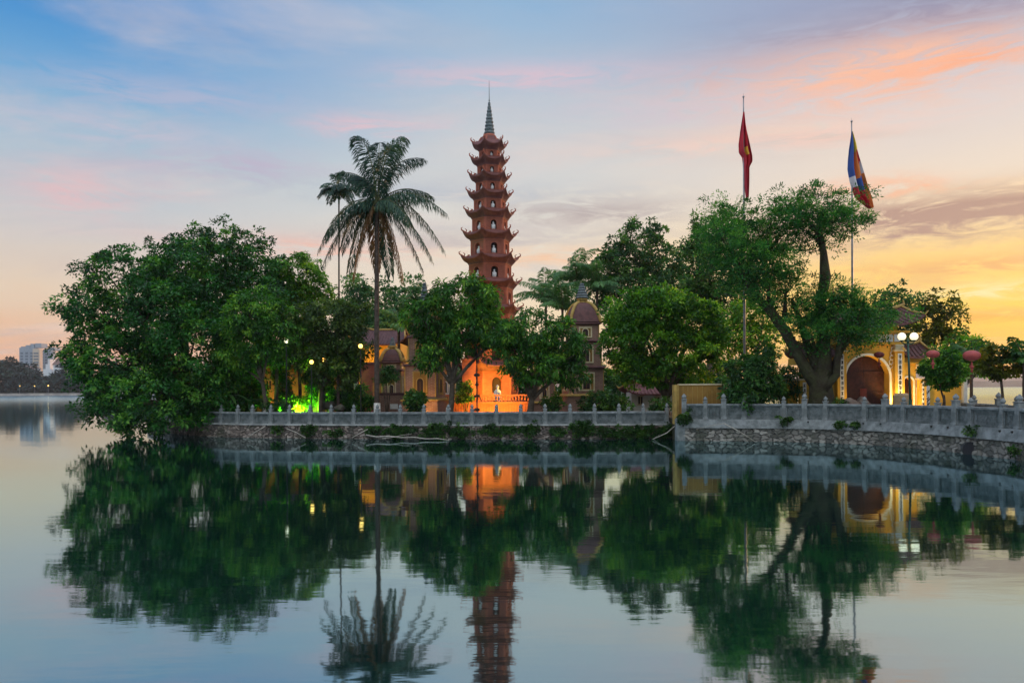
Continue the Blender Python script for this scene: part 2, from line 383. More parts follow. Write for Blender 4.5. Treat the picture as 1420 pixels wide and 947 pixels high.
def bez(a, b, c, n):
    return [a*(1-t)**2+b*2*t*(1-t)+c*t*t for t in [k/(n-1) for k in range(n)]]
def tree(name, label, cat, base_px, Y, zb, lobes, m, trunk=.2, bark='bark', group=None, fork=.45, seed=1, white=0, limbs=True, **kw):
    b = at(base_px, 575, Y); b.z = zb
    root = thing(name, b, label, cat, group)
    LB = [lob(*l) if len(l) > 4 else lob(*l, Y) for l in lobes]
    crown(root, LB, m, seed=seed, **kw)
    random.seed(seed)
    zs = min(l[0][2]-l[1][2]*.5 for l in LB); cx = sum(l[0][0] for l in LB)/len(LB)
    fk = Vector((b.x+(cx-b.x)*.25, b.y, zb+max(.6, (zs-zb)*fork+.4)))
    mb = MB(); pts = [b-Vector((0,0,.3)), b+Vector((0,0,.15)), (b+fk)/2+Vector((random.uniform(-.12,.12), 0, 0)), fk]
    mb.tube(pts, [trunk*1.5, trunk*1.15, trunk*.95, trunk*.85], 10, .08)
    if limbs:
        for c, r in LB:
            c = Vector(c); mid = fk.lerp(c, .45)+Vector((random.uniform(-.3,.3), random.uniform(-.3,.3), .25*(c-fk).length*.4))
            cp = bez(fk-Vector((0,0,.15)), mid, c, 7); mb.tube(cp, [trunk*(.62*(1-k/6)+.10) for k in range(7)], 7, .06)
            for q in range(4):
                e = c+Vector((random.uniform(-1,1)*r[0]*.8, random.uniform(-1,1)*r[1]*.8, random.uniform(-.4,.9)*r[2]*.8))
                mb.tube(bez(cp[4], cp[4].lerp(e, .5)+Vector((0,0,.15)), e, 5), [trunk*.2, trunk*.17, trunk*.13, trunk*.09, trunk*.04], 5)
    mb.build('trunk', M[bark], root, True)
    if white:
        wb = MB(); wb.tube([b+Vector((0,0,-.05)), b+Vector((0,0,white*.5)), b+Vector((0,0,white))], [trunk*1.45, trunk*1.25, trunk*1.12], 12); wb.build('whitewash_band', M['whitewash'], root, True)
    return root
def frond_leaves(P, m_len, n, rng, droop=.6, wid=.05, vee=.5):
    """P list of Vector along rachis; returns arrays"""
    pos = []; dr = []; nr = []; ln = []
    P = [np.array(p) for p in P]
    for k in range(n):
        t = .08+.91*k/(n-1); q = t*(len(P)-1); i = min(int(q), len(P)-2); f = q-i
        p = P[i]*(1-f)+P[i+1]*f; tg = P[i+1]-P[i]; tg = tg/np.linalg.norm(tg)
        sd = np.cross(tg, [0, 0, 1.0]); s_ = np.linalg.norm(sd); sd = sd/s_ if s_ > .05 else np.array([1., 0, 0])
        up = np.cross(sd, tg)
        l = m_len*(math.sin(PI*min(1, .12+.80*t))**.6)*rng.uniform(.85, 1.1)
        for s in (-1, 1):
            d = sd*s+tg*(.35+.9*t)+up*vee*rng.uniform(.3, 1)-np.array([0, 0, droop])*rng.uniform(.7, 1.5)
            d = d/np.linalg.norm(d); pos.append(p); dr.append(d); ln.append(l)
            nr.append(up+rng.normal(size=3)*.3)
            # hanging outer half of the leaflet
            e = p+d*l*.8; d2 = d+np.array([0, 0, -1.1*droop-.2]); d2 = d2/np.linalg.norm(d2)
            pos.append(p+d*l*.62); dr.append(d2); ln.append(l*.62); nr.append(up+rng.normal(size=3)*.3)
    return pos, dr, nr, ln
def palm(name, label, px, Y, zb, top, fronds, m, trunk=.17, ll=.75, nl=60, seed=3, bend=0, dry=(), white=0, nuts=0, group=None, cat='palm tree', wid=.075, droop=.6, shaft=None, vee=.5):
    rng = np.random.default_rng(seed); b = at(px, 575, Y); b.z = zb
    root = thing(name, b, label, cat, group); tp = Vector(top)
    mid = (b+tp)/2+Vector((bend, 0, 0)); pts = bez(b-Vector((0,0,.2)), mid, tp, 26)
    mb = MB(); rad = [trunk*(1.35 if k == 0 else 1.0-.25*k/25)*(1+.05*(k % 2)) for k in range(26)]; rad[1] = trunk*1.15
    mb.tube(pts, rad, 10, .04); mb.build('trunk', M['palmbark'], root, True)
    if shaft:
        sb = MB(); sb.tube([tp-Vector((0,0,.15)), tp+Vector((0,0,shaft*.5)), tp+Vector((0,0,shaft))], [trunk*.9, trunk*1.0, trunk*.4], 8); sb.build('crownshaft', M['lf_feather'], root, True); tp = tp+Vector((0,0,shaft))
    if white:
        wb = MB(); wb.tube([b+Vector((0,0,-.05)), b+Vector((0,0,white*.5)), b+Vector((0,0,white))], [trunk*1.5, trunk*1.3, trunk*1.2], 12); wb.build('whitewash_band', M['whitewash'], root, True)
    for k, (tip, arch) in enumerate(fronds):
        tip = Vector(tip); o = tp+Vector((rng.uniform(-.08,.08), rng.uniform(-.08,.08), rng.uniform(-.1,.15)))
        c = o.lerp(tip, .45)+Vector((0, 0, arch))
        if tip.z > o.z+1.2: c = Vector((o.x+(tip.x-o.x)*.25, o.y+(tip.y-o.y)*.25, o.z+(tip.z-o.z)*1.0))
        P = bez(o, c, tip, 14)
        pos, dr, nr, ln = frond_leaves(P, ll, nl, rng, droop, vee=vee)
        pos = np.array(pos); N = len(pos); ln = np.array(ln)
        mm = M['lf_dry'] if k in dry else m
        fo = leafmesh('frond', pos, unit(np.array(dr)), unit(np.array(nr)), ln, np.full(N, wid), .2+.5*rng.random()+rng.normal(size=N)*.12, mm, root)
        rb = MB(); rb.tube(P, [.045*(1-j/15) for j in range(14)], 5); rb.build('midrib', M['lf_midrib'], fo, True)
    for k in range(nuts):
        a = 2*PI*k/nuts; nb = MB(); nb.sphere(tp+Vector((.28*math.cos(a), .28*math.sin(a), -.28-.1*(k % 2))), .13, 10, 1.2); nb.build('coconut', M['lf_midrib'], root, True)
    return root
M['lf_midrib'] = mat('palm midrib', (.10,.10,.035), (.07,.08,.03), .7)
# ================================================================== SETTING
# ---- water
def make_water():
    m = bpy.data.materials.new('lake water'); m.use_nodes = True; t = NT(m.node_tree); t.n.remove(t.n['Principled BSDF'])
    tc = t.new('ShaderNodeTexCoord')
    mp = t.new('ShaderNodeMapping'); mp.inputs['Scale'].default_value = (.55, 1.6, 1); t.link(tc.outputs['Object'], mp.inputs[0])
    nA = t.noise(mp.outputs[0], 1.5, 3, .5); nB = t.noise(mp.outputs[0], .22, 3, .5)
    h = t.m('ADD', t.m('MULTIPLY', nA, .35), t.m('MULTIPLY', nB, 1.0))
    bn = t.new('ShaderNodeBump'); bn.inputs['Strength'].default_value = .017; bn.inputs['Distance'].default_value = .35; t.link(h, bn.inputs['Height'])
    gl = t.new('ShaderNodeBsdfGlossy'); sy = t.new('ShaderNodeSeparateXYZ'); t.link(tc.outputs['Object'], sy.inputs[0]); t.put(gl.inputs['Roughness'], t.m('ADD', .038, t.m('MULTIPLY', t.sstep(sy.outputs[1], 60, 300), .13))); gl.inputs['Color'].default_value = (.70, .91, .97, 1); t.link(bn.outputs[0], gl.inputs['Normal'])
    df = t.new('ShaderNodeBsdfDiffuse'); df.inputs['Color'].default_value = (.002, .014, .012, 1)
    lw = t.new('ShaderNodeFresnel'); lw.inputs['IOR'].default_value = 1.75
    mx = t.new('ShaderNodeMixShader'); t.put(mx.inputs[0], t.m('ADD', t.m('MULTIPLY', lw.outputs[0], .55), .44, clamp=True))
    t.link(df.outputs[0], mx.inputs[1]); t.link(gl.outputs[0], mx.inputs[2]); t.link(mx.outputs[0], t.n['Material Output'].inputs[0])
    mb = MB(); mb.add([(-2600,-300,0),(2600,-300,0),(2600,2600,0),(-2600,2600,0)], [(0,1,2,3)])
    tag(mb.build('water', m), kind='structure')
make_water()
# ---- shoreline path (photo waterline -> world)
WLp = [(205,592),(240,601),(280,604.5),(327,606.5),(400,607.5),(522,608.5),(700,609),(860,608.5),(938,608)]
WRp = [(938,611),(1004,611.5),(1087,612.5),(1143,614),(1224,618),(1295,624),(1341,629),(1407,637),(1480,648),(1560,662)]
def path(tbl):
    def f(px):
        for (a, ya), (b, yb) in zip(tbl, tbl[1:]):
            if px <= b or b == tbl[-1][0]:
                return onz(px, ya+(yb-ya)*(px-a)/(b-a), 0)
    return f
PL, PR = path(WLp), path(WRp)
ZL, ZR = .82, 1.10
def polyline(f, a, b, n):
    return [f(a+(b-a)*k/(n-1)) for k in range(n)]
# ---- ground
shoreL = polyline(PL, 205, 937, 40); shoreR = polyline(PR, 939, 1560, 30)
def ground(name, shore, z, yback, m, off=.3, back=None):
    mb = MB(); n = len(shore)
    vs = [(p.x, p.y+off, z) for p in shore]+([(p.x, yback, z) for p in shore] if back is None else [(p.x, back(p), z) for p in shore])
    vs += [(p.x, p.y+off, -1) for p in shore]+([(p.x, yback, -1) for p in shore] if back is None else [(p.x, back(p), -1) for p in shore])
    fs = [(i, i+1, n+i+1, n+i) for i in range(n-1)]+[(2*n+i+1, 2*n+i, i, i+1) for i in range(n-1)]+[(n+i, n+i+1, 3*n+i+1, 3*n+i) for i in range(n-1)]+[(0, n, 3*n, 2*n), (n-1, 3*n-1, 4*n-1, 2*n-1)]
    mb.add(vs, fs); return tag(mb.build(name, m), kind='structure')
ground('ground', shoreL, ZL, 82, M['soil'])
xr = at(1332, 560, 41).x
def offs(pts, o):
    n = len(pts); R_ = []
    for k, p in enumerate(pts):
        d = (pts[min(k+1, n-1)]-pts[max(k-1, 0)]).normalized(); R_.append(p+Vector((-d.y, d.x, 0))*o)
    return R_
def slab(name, ring, z, zb, m):
    n = len(ring); mb = MB(); mb.add([(p[0], p[1], z) for p in ring]+[(p[0], p[1], zb) for p in ring], [tuple(range(n))]+[((i+1) % n, i, n+i, n+(i+1) % n) for i in range(n)])
    return tag(mb.build(name, m), kind='structure')
fr_edge = [(p.x, p.y) for p in offs(shoreR, .3)]
back_edge = [(31, 21), (28.2, 30), (26.6, 37), (25.4, 43), (25.2, 62), (fr_edge[0][0], 62)]
slab('ground', fr_edge+back_edge, ZR, -1, M['soil'])
in_edge = [(p.x, p.y) for p in offs(shoreR, .55)]
slab('pavement', in_edge+[(30.5, 21), (27.9, 30), (26.3, 37), (25.1, 41.4), (in_edge[0][0], 41.4)], ZR+.03, ZR+.01, M['pale_stone'])
# ---- hills on the far shore
def hills():
    rng = np.random.default_rng(5); mb = MB(); vs = []; fs = []; N = 160
    for k in range(N):
        a = -1.0+2.0*k/(N-1); h = 26+13*math.sin(k*.11+1)+6*math.sin(k*.37)+3*math.sin(k*.9)+rng.uniform(-1.2, 1.2)
        if a > .45: h = 44+4*math.sin(k*.15)+rng.uniform(-1, 1)
        for (D, zz) in ((1900, -1), (1900, h*.35), (1960, h*.85), (2040, h), (2300, -1)):
            vs.append((D*math.tan(a) if abs(a) < 1.1 else 0, D, zz))
    for k in range(N-1):
        for j in range(4): fs.append((k*5+j, (k+1)*5+j, (k+1)*5+j+1, k*5+j+1))
    mb.add(vs, fs); tag(mb.build('hills', mat('hazy hills', (.36,.20,.12), (.42,.25,.15), .9, .01)), kind='structure')
hills()
# ---- far left wood and buildings
rng = np.random.default_rng(11)
fl_ = []
for k in range(46):
    px = -60+400*k/45; h = 15+9*math.sin(k*.8)*.5+rng.uniform(-3, 4)+(9 if px < 15 else 0)
    c = at(px, 545, 540+rng.uniform(-12, 18)); c.z = h*.48; fl_.append((tuple(c), (rng.uniform(6, 9), 9, h*.55)))
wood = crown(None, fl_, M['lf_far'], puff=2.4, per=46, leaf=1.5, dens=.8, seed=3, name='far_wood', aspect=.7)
tag(wood, 'hazy dark belt of trees along the far left shore', 'wood', kind='stuff')
mb = MB(); a = at(-80, 549, 520); b = at(340, 549, 520)
mb.box(a.x, b.x, 519, 523, -.5, 1.3); mb.box(a.x, b.x, 518.8, 519.3, 1.3, 1.6)
o = mb.build('sea_wall', mat('far pale sea wall', (.45,.38,.33), (.3,.26,.24), .8, .2)); tag(o, 'low pale embankment wall below the trees on the far left shore', 'wall')
mb = MB(); mb.box(a.x, b.x, 523.01, 560, -.5, 1.0); tag(mb.build('ground', M['soil']), kind='structure')
GW = mat('grey tower wall', (.26,.30,.34), (.22,.25,.29), .7, .02); GD = mat('tower glazing', (.09,.12,.16), None, .3); GB = mat('beige tower wall', (.50,.40,.30), (.44,.35,.27), .8, .02); GWh = mat('white far facade', (.62,.62,.62), (.5,.5,.5), .8, .05); GR = mat('far brown roof', (.16,.10,.08))
def far_tower(label, x0, x1, ytop, Y, split, mA, mB, roofbits):
    a = at(x0, 540, Y); b = at(x1, 540, Y); tz = at((x0+x1)/2, ytop, Y).z; D = 7
    r = thing('tower_block', ((a.x+b.x)/2, Y, 0), label, 'tower block')
    xs = a.x+(b.x-a.x)*split
    q = MB(); q.box(a.x, xs, Y, Y+D, 0, tz); q.build('wall', mA, r)
    q = MB(); q.box(xs+.01, b.x, Y-2.5, Y+D*.5, 0, tz-1.5); q.build('side_wall', mB, r)
    nz = int((tz-20)/3.4)
    q = MB()
    nx = max(3, int((xs-a.x)/5))
    for i in range(nx):
        xa = a.x+(i+.25)*(xs-a.x)/nx; xb = a.x+(i+.8)*(xs-a.x)/nx
        for k in range(nz): q.box(xa, xb, Y-.25, Y-.01, 18+k*3.4, 18+k*3.4+2.1)
    q.build('window', GD, r)['kind'] = 'stuff'
    q = MB()
    for k in range(nz): q.box(xs+1.2, b.x-1.2, Y-2.8, Y-2.51, 18+k*3.4, 18+k*3.4+1.5)
    q.build('window', GD, r)['kind'] = 'stuff'
    q = MB()
    for (u0, u1, h) in roofbits: q.box(a.x+(b.x-a.x)*u0, a.x+(b.x-a.x)*u1, Y+3, Y+15, tz+.01, tz+h)
    q.build('roof', mA, r); return r
far_tower('wide grey tower block with beige side on the far left shore', 27, 57, 482, 900, .68, GW, GB, [(0,.2,1.5),(.22,.42,3),(.44,.62,4.5),(.66,.95,5)])
far_tower('narrower dark grey tower block right of the wide one on the far shore', 56.5, 75, 486, 930, .8, GW, GW, [(.1,.45,1.5),(.5,.95,3.5)])
def far_house(name, label, x0, x1, yt, Y, m, roof, steps=None):
    a = at(x0, 540, Y); b = at(x1, 540, Y); tz = at((x0+x1)/2, yt, Y).z
    r = thing(name, ((a.x+b.x)/2, Y, 0), label, 'building'); q = MB()
    if steps:
        for (u0, u1, h) in steps: q.box(a.x+(b.x-a.x)*u0, a.x+(b.x-a.x)*u1, Y, Y+15, 0, tz*h)
    else: q.box(a.x, b.x, Y, Y+15, 0, tz)
    q.build('wall', m, r); q = MB()
    nx = max(2, int((b.x-a.x)/4))
    for i in range(nx):
        for k in range(5):
            z = tz*(.5 if not steps else .42)-1+k*3.2
            if z+1.5 < tz*(1 if not steps else .55): q.box(a.x+(i+.3)*(b.x-a.x)/nx, a.x+(i+.7)*(b.x-a.x)/nx, Y-.2, Y-.01, z, z+1.6)
    if q.v: q.build('window', GD, r)['kind'] = 'stuff'
    if roof:
        q = MB(); q.box(a.x-1, b.x+1, Y-1, Y+16, tz+.01, tz+roof, (b.x-a.x)*.3, 5); q.build('roof', GR, r)
    return r
far_house('tall_building', 'stepped white building in front of the narrower far tower', 60, 71, 498, 800, GWh, 0, [(0,.3,.72),(.301,.6,.86),(.601,.85,1.0),(.851,1,.7)])
far_house('villa', 'low white villa with brown roof at the foot of the wide far tower', 20, 44, 511, 760, GWh, 3)
far_house('hall', 'white far building with a dark pointed roof beside the stepped one', 74, 88, 506, 780, GWh, 7)
far_house('low_building', 'low pale far building at the edge of the big overhanging tree', 86, 104, 511, 800, GWh, 2.5)
for px, lb in ((25,'leftmost of the three tiny lit lamps on the far shore'), (46,'middle of the three tiny lit lamps on the far shore'), (65,'rightmost of the three tiny lit lamps on the far shore')):
    p = at(px, 535, 522); r = thing('street_lamp', (p.x, 523.6, 1.0), lb, 'street lamp', 'lamps on the far shore')
    q = MB(); q.tube([(p.x,523.6,1.0),(p.x,523.6,6.3)], .12, 6); q.build('pole', M['pole'], r); q = MB(); q.sphere((p.x,523.6,6.5), .38, 10); q.build('lamp_head', M['lampwarm'], r)

# ================================================================== QUAY WALLS AND RAILINGS
def worley(U, V, seed, cu, cv):
    U = U+.05*np.sin(V*23+U*3.1)+.03*np.sin(U*17+V*9); V = np.clip(V+.035*np.sin(U*11+1.3*np.sin(U*2.3)), 0, None); rng = np.random.default_rng(seed); gu = int(U.max()/cu)+4; gv = int(V.max()/cv)+4
    ju = rng.uniform(.1, .9, (gu, gv)); jv = rng.uniform(.1, .9, (gu, gv)); cr = rng.random((gu, gv))
    iu = (U/cu).astype(int)+1; iv = (V/cv).astype(int)+1; f1 = np.full(U.shape, 9.); f2 = np.full(U.shape, 9.); cid = np.zeros(U.shape)
    for du in (-1, 0, 1):
        for dv in (-1, 0, 1):
            a = np.clip(iu+du, 0, gu-1); b = np.clip(iv+dv, 0, gv-1)
            d = np.hypot((U/cu+1)-(a+ju[a, b]), (V/cv+1)-(b+jv[a, b])); nw = d < f1
            f2 = np.where(nw, f1, np.minimum(f2, d)); cid = np.where(nw, cr[a, b], cid); f1 = np.where(nw, d, f1)
    return f1, f2, cid
def rubble_mat(name, stops, mortar):
    m = bpy.data.materials.new(name); m.use_nodes = True; t = NT(m.node_tree); b = t.n['Principled BSDF']
    a = t.new('ShaderNodeAttribute'); a.attribute_name = 'cell'; g = t.new('ShaderNodeAttribute'); g.attribute_name = 'gap'
    tc = t.new('ShaderNodeTexCoord'); c = t.ramp(a.outputs['Fac'], stops)
    c = t.mix(t.m('MULTIPLY', t.sstep(t.noise(tc.outputs['Object'], 1.1, 5, .6), .45, .7), .75), c, (.035, .045, .018, 1))
    c = t.mix(t.m('MULTIPLY', t.noise(tc.outputs['Object'], 12, 4), .5), c, (.06, .05, .045, 1))
    t.put(b.inputs['Base Color'], t.mix(g.outputs['Fac'], mortar, c)); b.inputs['Roughness'].default_value = .9
    # wet dark foot close to the water (real algae line)
    s = t.new('ShaderNodeSeparateXYZ'); t.link(tc.outputs['Object'], s.inputs[0])
    return m
def quay(name, label, f, a, b, ztop, cu, cv, seed, m, parent_parts):
    pts = [f(a+(b-a)*k/200) for k in range(201)]; ds = [0]
    for p, q in zip(pts, pts[1:]): ds.append(ds[-1]+(q-p).length)
    Ltot = ds[-1]; nu = int(Ltot/.045); nz = 28; z0 = -.25
    us = np.linspace(0, Ltot, nu); X = np.interp(us, ds, [p.x for p in pts]); Y = np.interp(us, ds, [p.y for p in pts])
    tx = np.gradient(X); ty = np.gradient(Y); l = np.hypot(tx, ty); nx, ny = ty/l, -tx/l
    zs = np.linspace(z0, ztop, nz); U, Z = np.meshgrid(us, zs, indexing='ij')
    f1, f2, cid = worley(U, Z-z0, seed, cu, cv); g = np.clip((f2-f1)/.22, 0, 1)
    disp = .09*g**.6+.05*(cid-.5)*g-.10*(Z-0)/1.0
    disp[:, -1] = 0
    P = np.stack([X[:, None]+nx[:, None]*disp, Y[:, None]+ny[:, None]*disp, Z], 2).reshape(-1, 3)
    mp = f((a+b)/2); root = thing(name, (mp.x, mp.y, 0), label, 'wall')
    P -= np.array(root.location); me = bpy.data.meshes.new('rubble_stone')
    ii = (np.arange(nu-1)[:, None]*nz+np.arange(nz-1)[None]).ravel()
    me.from_pydata(P.tolist(), [], np.stack([ii, ii+nz, ii+nz+1, ii+1], 1).tolist())
    for nm, arr in (('cell', cid), ('gap', g)):
        at_ = me.attributes.new(nm, 'FLOAT', 'POINT'); at_.data.foreach_set('value', arr.ravel().astype(np.float32))
    me.materials.append(m); o = bpy.data.objects.new('rubble_stone', me); COL.objects.link(o); o.parent = root
    return root, pts
def strip(pts, o0, o1, z0, z1, o2=None):
    """solid strip following pts; offsets measured back from the face"""
    mb = MB(); n = len(pts); A = []
    for k, p in enumerate(pts):
        d = (pts[min(k+1, n-1)]-pts[max(k-1, 0)]).normalized(); nb = Vector((-d.y, d.x, 0))
        A.append((p+nb*o0, p+nb*o1, p+nb*(o2 if o2 is not None else o0)))
    vs = []
    for a, b, c in A: vs += [(a.x,a.y,z0),(b.x,b.y,z0),(b.x,b.y,z1),(c.x,c.y,z1)]
    fs = []
    for k in range(n-1):
        for i in range(4): j = (i+1) % 4; fs.append((k*4+i, (k+1)*4+i, (k+1)*4+j, k*4+j))
    fs += [(0,1,2,3), ((n-1)*4+3,(n-1)*4+2,(n-1)*4+1,(n-1)*4)]
    mb.add(vs, fs); return mb
rubA = rubble_mat('brown rubble', [(0,(.07,.055,.045)),(.4,(.15,.11,.09)),(.75,(.26,.20,.165)),(1,(.38,.31,.26))], (.02,.018,.013,1))
rubB = rubble_mat('grey rubble', [(0,(.07,.07,.06)),(.35,(.15,.14,.12)),(.7,(.26,.235,.20)),(1,(.40,.37,.32))], (.055,.055,.05,1))
qL, ptsL = quay('retaining_wall', 'low brown rubble retaining wall under the long low railing', PL, 205, 937, .72, .25, .17, 4, rubA, None)
strip(ptsL, -.06, .5, .72, .80).build('coping', M['pale_stone'], qL)
qR, ptsR = quay('retaining_wall', 'grey rubble and concrete retaining wall under the taller railing on the right', PR, 939, 1560, .66, .31, .21, 9, rubB, None)
strip(ptsR, -.12, .5, .66, 1.10, o2=.02).build('plinth', M['grey_stone'], qR)
for k in range(24):     # solid black stubs painting the shade of drain openings under the low railing
    px = 345+25*k
    if px > 930: break
    p = PL(px); q = MB(); q.tube([(p.x,p.y-.085,.69),(p.x,p.y+.05,.69)], .05, 8); q.build('drain_shade_plug', M['black_metal'], qL)
for px in (1087,1120,1196,1220,1290,1313,1385,1402):
    p = PR(px); q = MB(); q.tube([(p.x-.02,p.y-.13,1.0),(p.x+.1,p.y+.2,1.0)], .045, 8); q.build('drain_shade_plug', M['black_metal'], qR)  # solid black stub paints the shade of a drain opening
p = PR(940); q = MB(); q.box(p.x-.05, p.x+.35, p.y-.14, p.y+.5, -.5, 1.101); q.build('end_pier', M['grey_stone'], qR)
# culvert
p = PR(1345); d = (PR(1350)-PR(1340)).normalized(); nb = Vector((-d.y, d.x, 0))
q = MB(); 
nb = Vector((.42,.9,0)).normalized(); d = Vector((.9,-.42,0)).normalized(); c0 = p-nb*.30+Vector((0,0,.20)); c1 = p+nb*.5+Vector((0,0,.20))
ring = []; N = 20; vs = []; fs = []
for i in range(N):
    a = 2*PI*i/N; dd = d*math.cos(a)+Vector((0,0,1))*math.sin(a)
    vs += [c0+dd*.30, c0+dd*.28, c1+dd*.28, p+nb*.3+Vector((0,0,.20))+dd*.30]
for i in range(N):
    j = (i+1) % N
    fs += [(4*i,4*j,4*j+1,4*i+1), (4*i+1,4*j+1,4*j+2,4*i+2), (4*i,4*i+3,4*j+3,4*j)]
q.add(vs, fs); q.build('pipe_rim', mat('wet dark concrete', (.03,.03,.028), (.05,.05,.045)), qR)
q = MB(); q.tube([c0+nb*.02, c0+nb*.06], .29, 20); q.build('pipe_shade_disc', M['flat_black'], qR)  # solid black disc paints the darkness inside the pipe
# posts
def post_mesh(h, wd, bud):
    q = MB(); w2 = wd/2
    q.bbox(-w2-.025, w2+.025, -w2-.025, w2+.025, 0, .10, .01)
    q.bbox(-w2, w2, -w2, w2, .10, h, .018); q.bbox(-w2-.02, w2+.02, -w2-.02, w2+.02, h, h+.05, .012)
    q.lathe([(w2*.75,h+.05),(w2*.62,h+.08),(w2*.95,h+.12),(w2*1.02,h+.12+bud*.25),(w2*.8,h+.12+bud*.5),(w2*.45,h+.12+bud*.75),(w2*.16,h+.12+bud*.95),(.005,h+.12+bud)], 10)
    return q
def railing(name, label, f, pxs, z0, hr, hp, wd, bud, off, big=(), hb=0, gap=.0, ends=True):
    P = [f(px) for px in pxs]; n = len(P); T_ = []
    for k in range(n):
        d = (P[min(k+1, n-1)]-P[max(k-1, 0)]).normalized(); T_.append(Vector((-d.y, d.x, 0)))
    P = [p+t*off for p, t in zip(P, T_)]
    root = thing(name, (P[n//2].x, P[n//2].y, z0), label, 'railing')
    proto = post_mesh(hp, wd, bud).build('post', M['grey_stone']); pb = None
    if big: pb = post_mesh(hb, wd*1.25, bud*1.15).build('post', M['grey_stone'])
    used = set(); pan = {}
    for k in range(n):
        src = pb if k in big else proto; first = src not in used
        o = src if first else src.copy()
        if not first: COL.objects.link(o)
        used.add(src); o.parent = root; o.location = (P[k]-root.location)*1; o.location.z = 0
        o.rotation_euler.z = math.atan2(T_[k].y, T_[k].x)-PI/2+random.uniform(-.02,.02)
        if k == n-1: break
        a, b = P[k], P[k+1]; d = b-a; l = d.length; ang = math.atan2(d.y, d.x); X = Matrix.Translation((*((a+b)/2).to_2d(), z0)) @ Matrix.Rotation(ang, 4, 'Z')
        wa = wd*(.62 if k in big else .5); wb_ = wd*(.62 if k+1 in big else .5); x0, x1 = -l/2+wa, l/2-wb_
        q = MB(); q.xf = X; q.bbox(x0, x1, -.12, .12, hr-.10, hr, .02); ro = q.build('rail', M['grey_stone'], root)
        q = MB(); q.xf = X; t_ = .06
        q.box(x0, x1, -t_, t_, .0, .09); q.box(x0, x1, -t_, t_, hr-.15, hr-.101); q.box(x0, x0+.07, -t_, t_, .091, hr-.151); q.box(x1-.07, x1, -t_, t_, .091, hr-.151)
        q.box(x0+.071, x1-.071, .01, .03, .091, hr-.151)
        # carved scroll relief
        cxm = (x0+x1)/2; zc = (.09+hr-.15)/2; hh = (hr-.24)*.34; ww = (x1-x0)/2-.16
        for s_ in (-1, 1):
            q.tube([(cxm+s_*(ww-.02)+math.cos(a_)*hh*.6, -.0, zc+math.sin(a_)*hh*.8) for a_ in [2*PI*i/10 for i in range(11)]], .014, 5)
        for zz_ in (zc+hh*.8, zc-hh*.8): q.tube([(cxm-ww+.06, -.0, zz_), (cxm+ww-.06, -.0, zz_)], .012, 5)
        npt = int(ww*2/.07)
        q.tube([(cxm-ww+.1+i*(2*ww-.2)/max(1,npt), -.0, zc+math.sin(i*1.9)*hh*.5) for i in range(npt+1)], .016, 5)
        q.build('carved_panel', M['panel_stone'], root)
    return root
LP = [222,240,259,281,304,327,348,373.5,399.5,428,457.6,489,522,554,587,621,654,688,722,756,791,825,859,893,926]
railing('stone_railing', 'long low grey stone railing with bud posts along the left and middle shore', PL, LP, .80, .66, .78, .19, .20, .18)
RP = [949,978.5,1004,1031.5,1087,1115,1143,1196.6,1224,1249,1295.5,1320,1340.5,1384.6,1407,1432,1480,1506]
bigs = {i for i, p in enumerate(RP) if p in (949,1004,1115,1224,1320,1407,1506)}
railing('stone_railing', 'taller bluish grey stone railing climbing the right hand causeway', PR, RP, 1.10, .78, .86, .20, .17, .2, bigs, .98)
def PB(px):
    Y = float(np.interp(px, [1326,1351,1385,1410,1440,1480], [42.6,40.8,37.6,35.2,33,30.5])); p = at(px, 560, Y); p.z = 0; return p
railing('stone_railing', 'far stone railing on the other side of the causeway at the right edge', PB, [1326,1351,1385,1410,1440,1480], 1.10, .72, .84, .22, .2, .0, {2}, .95)

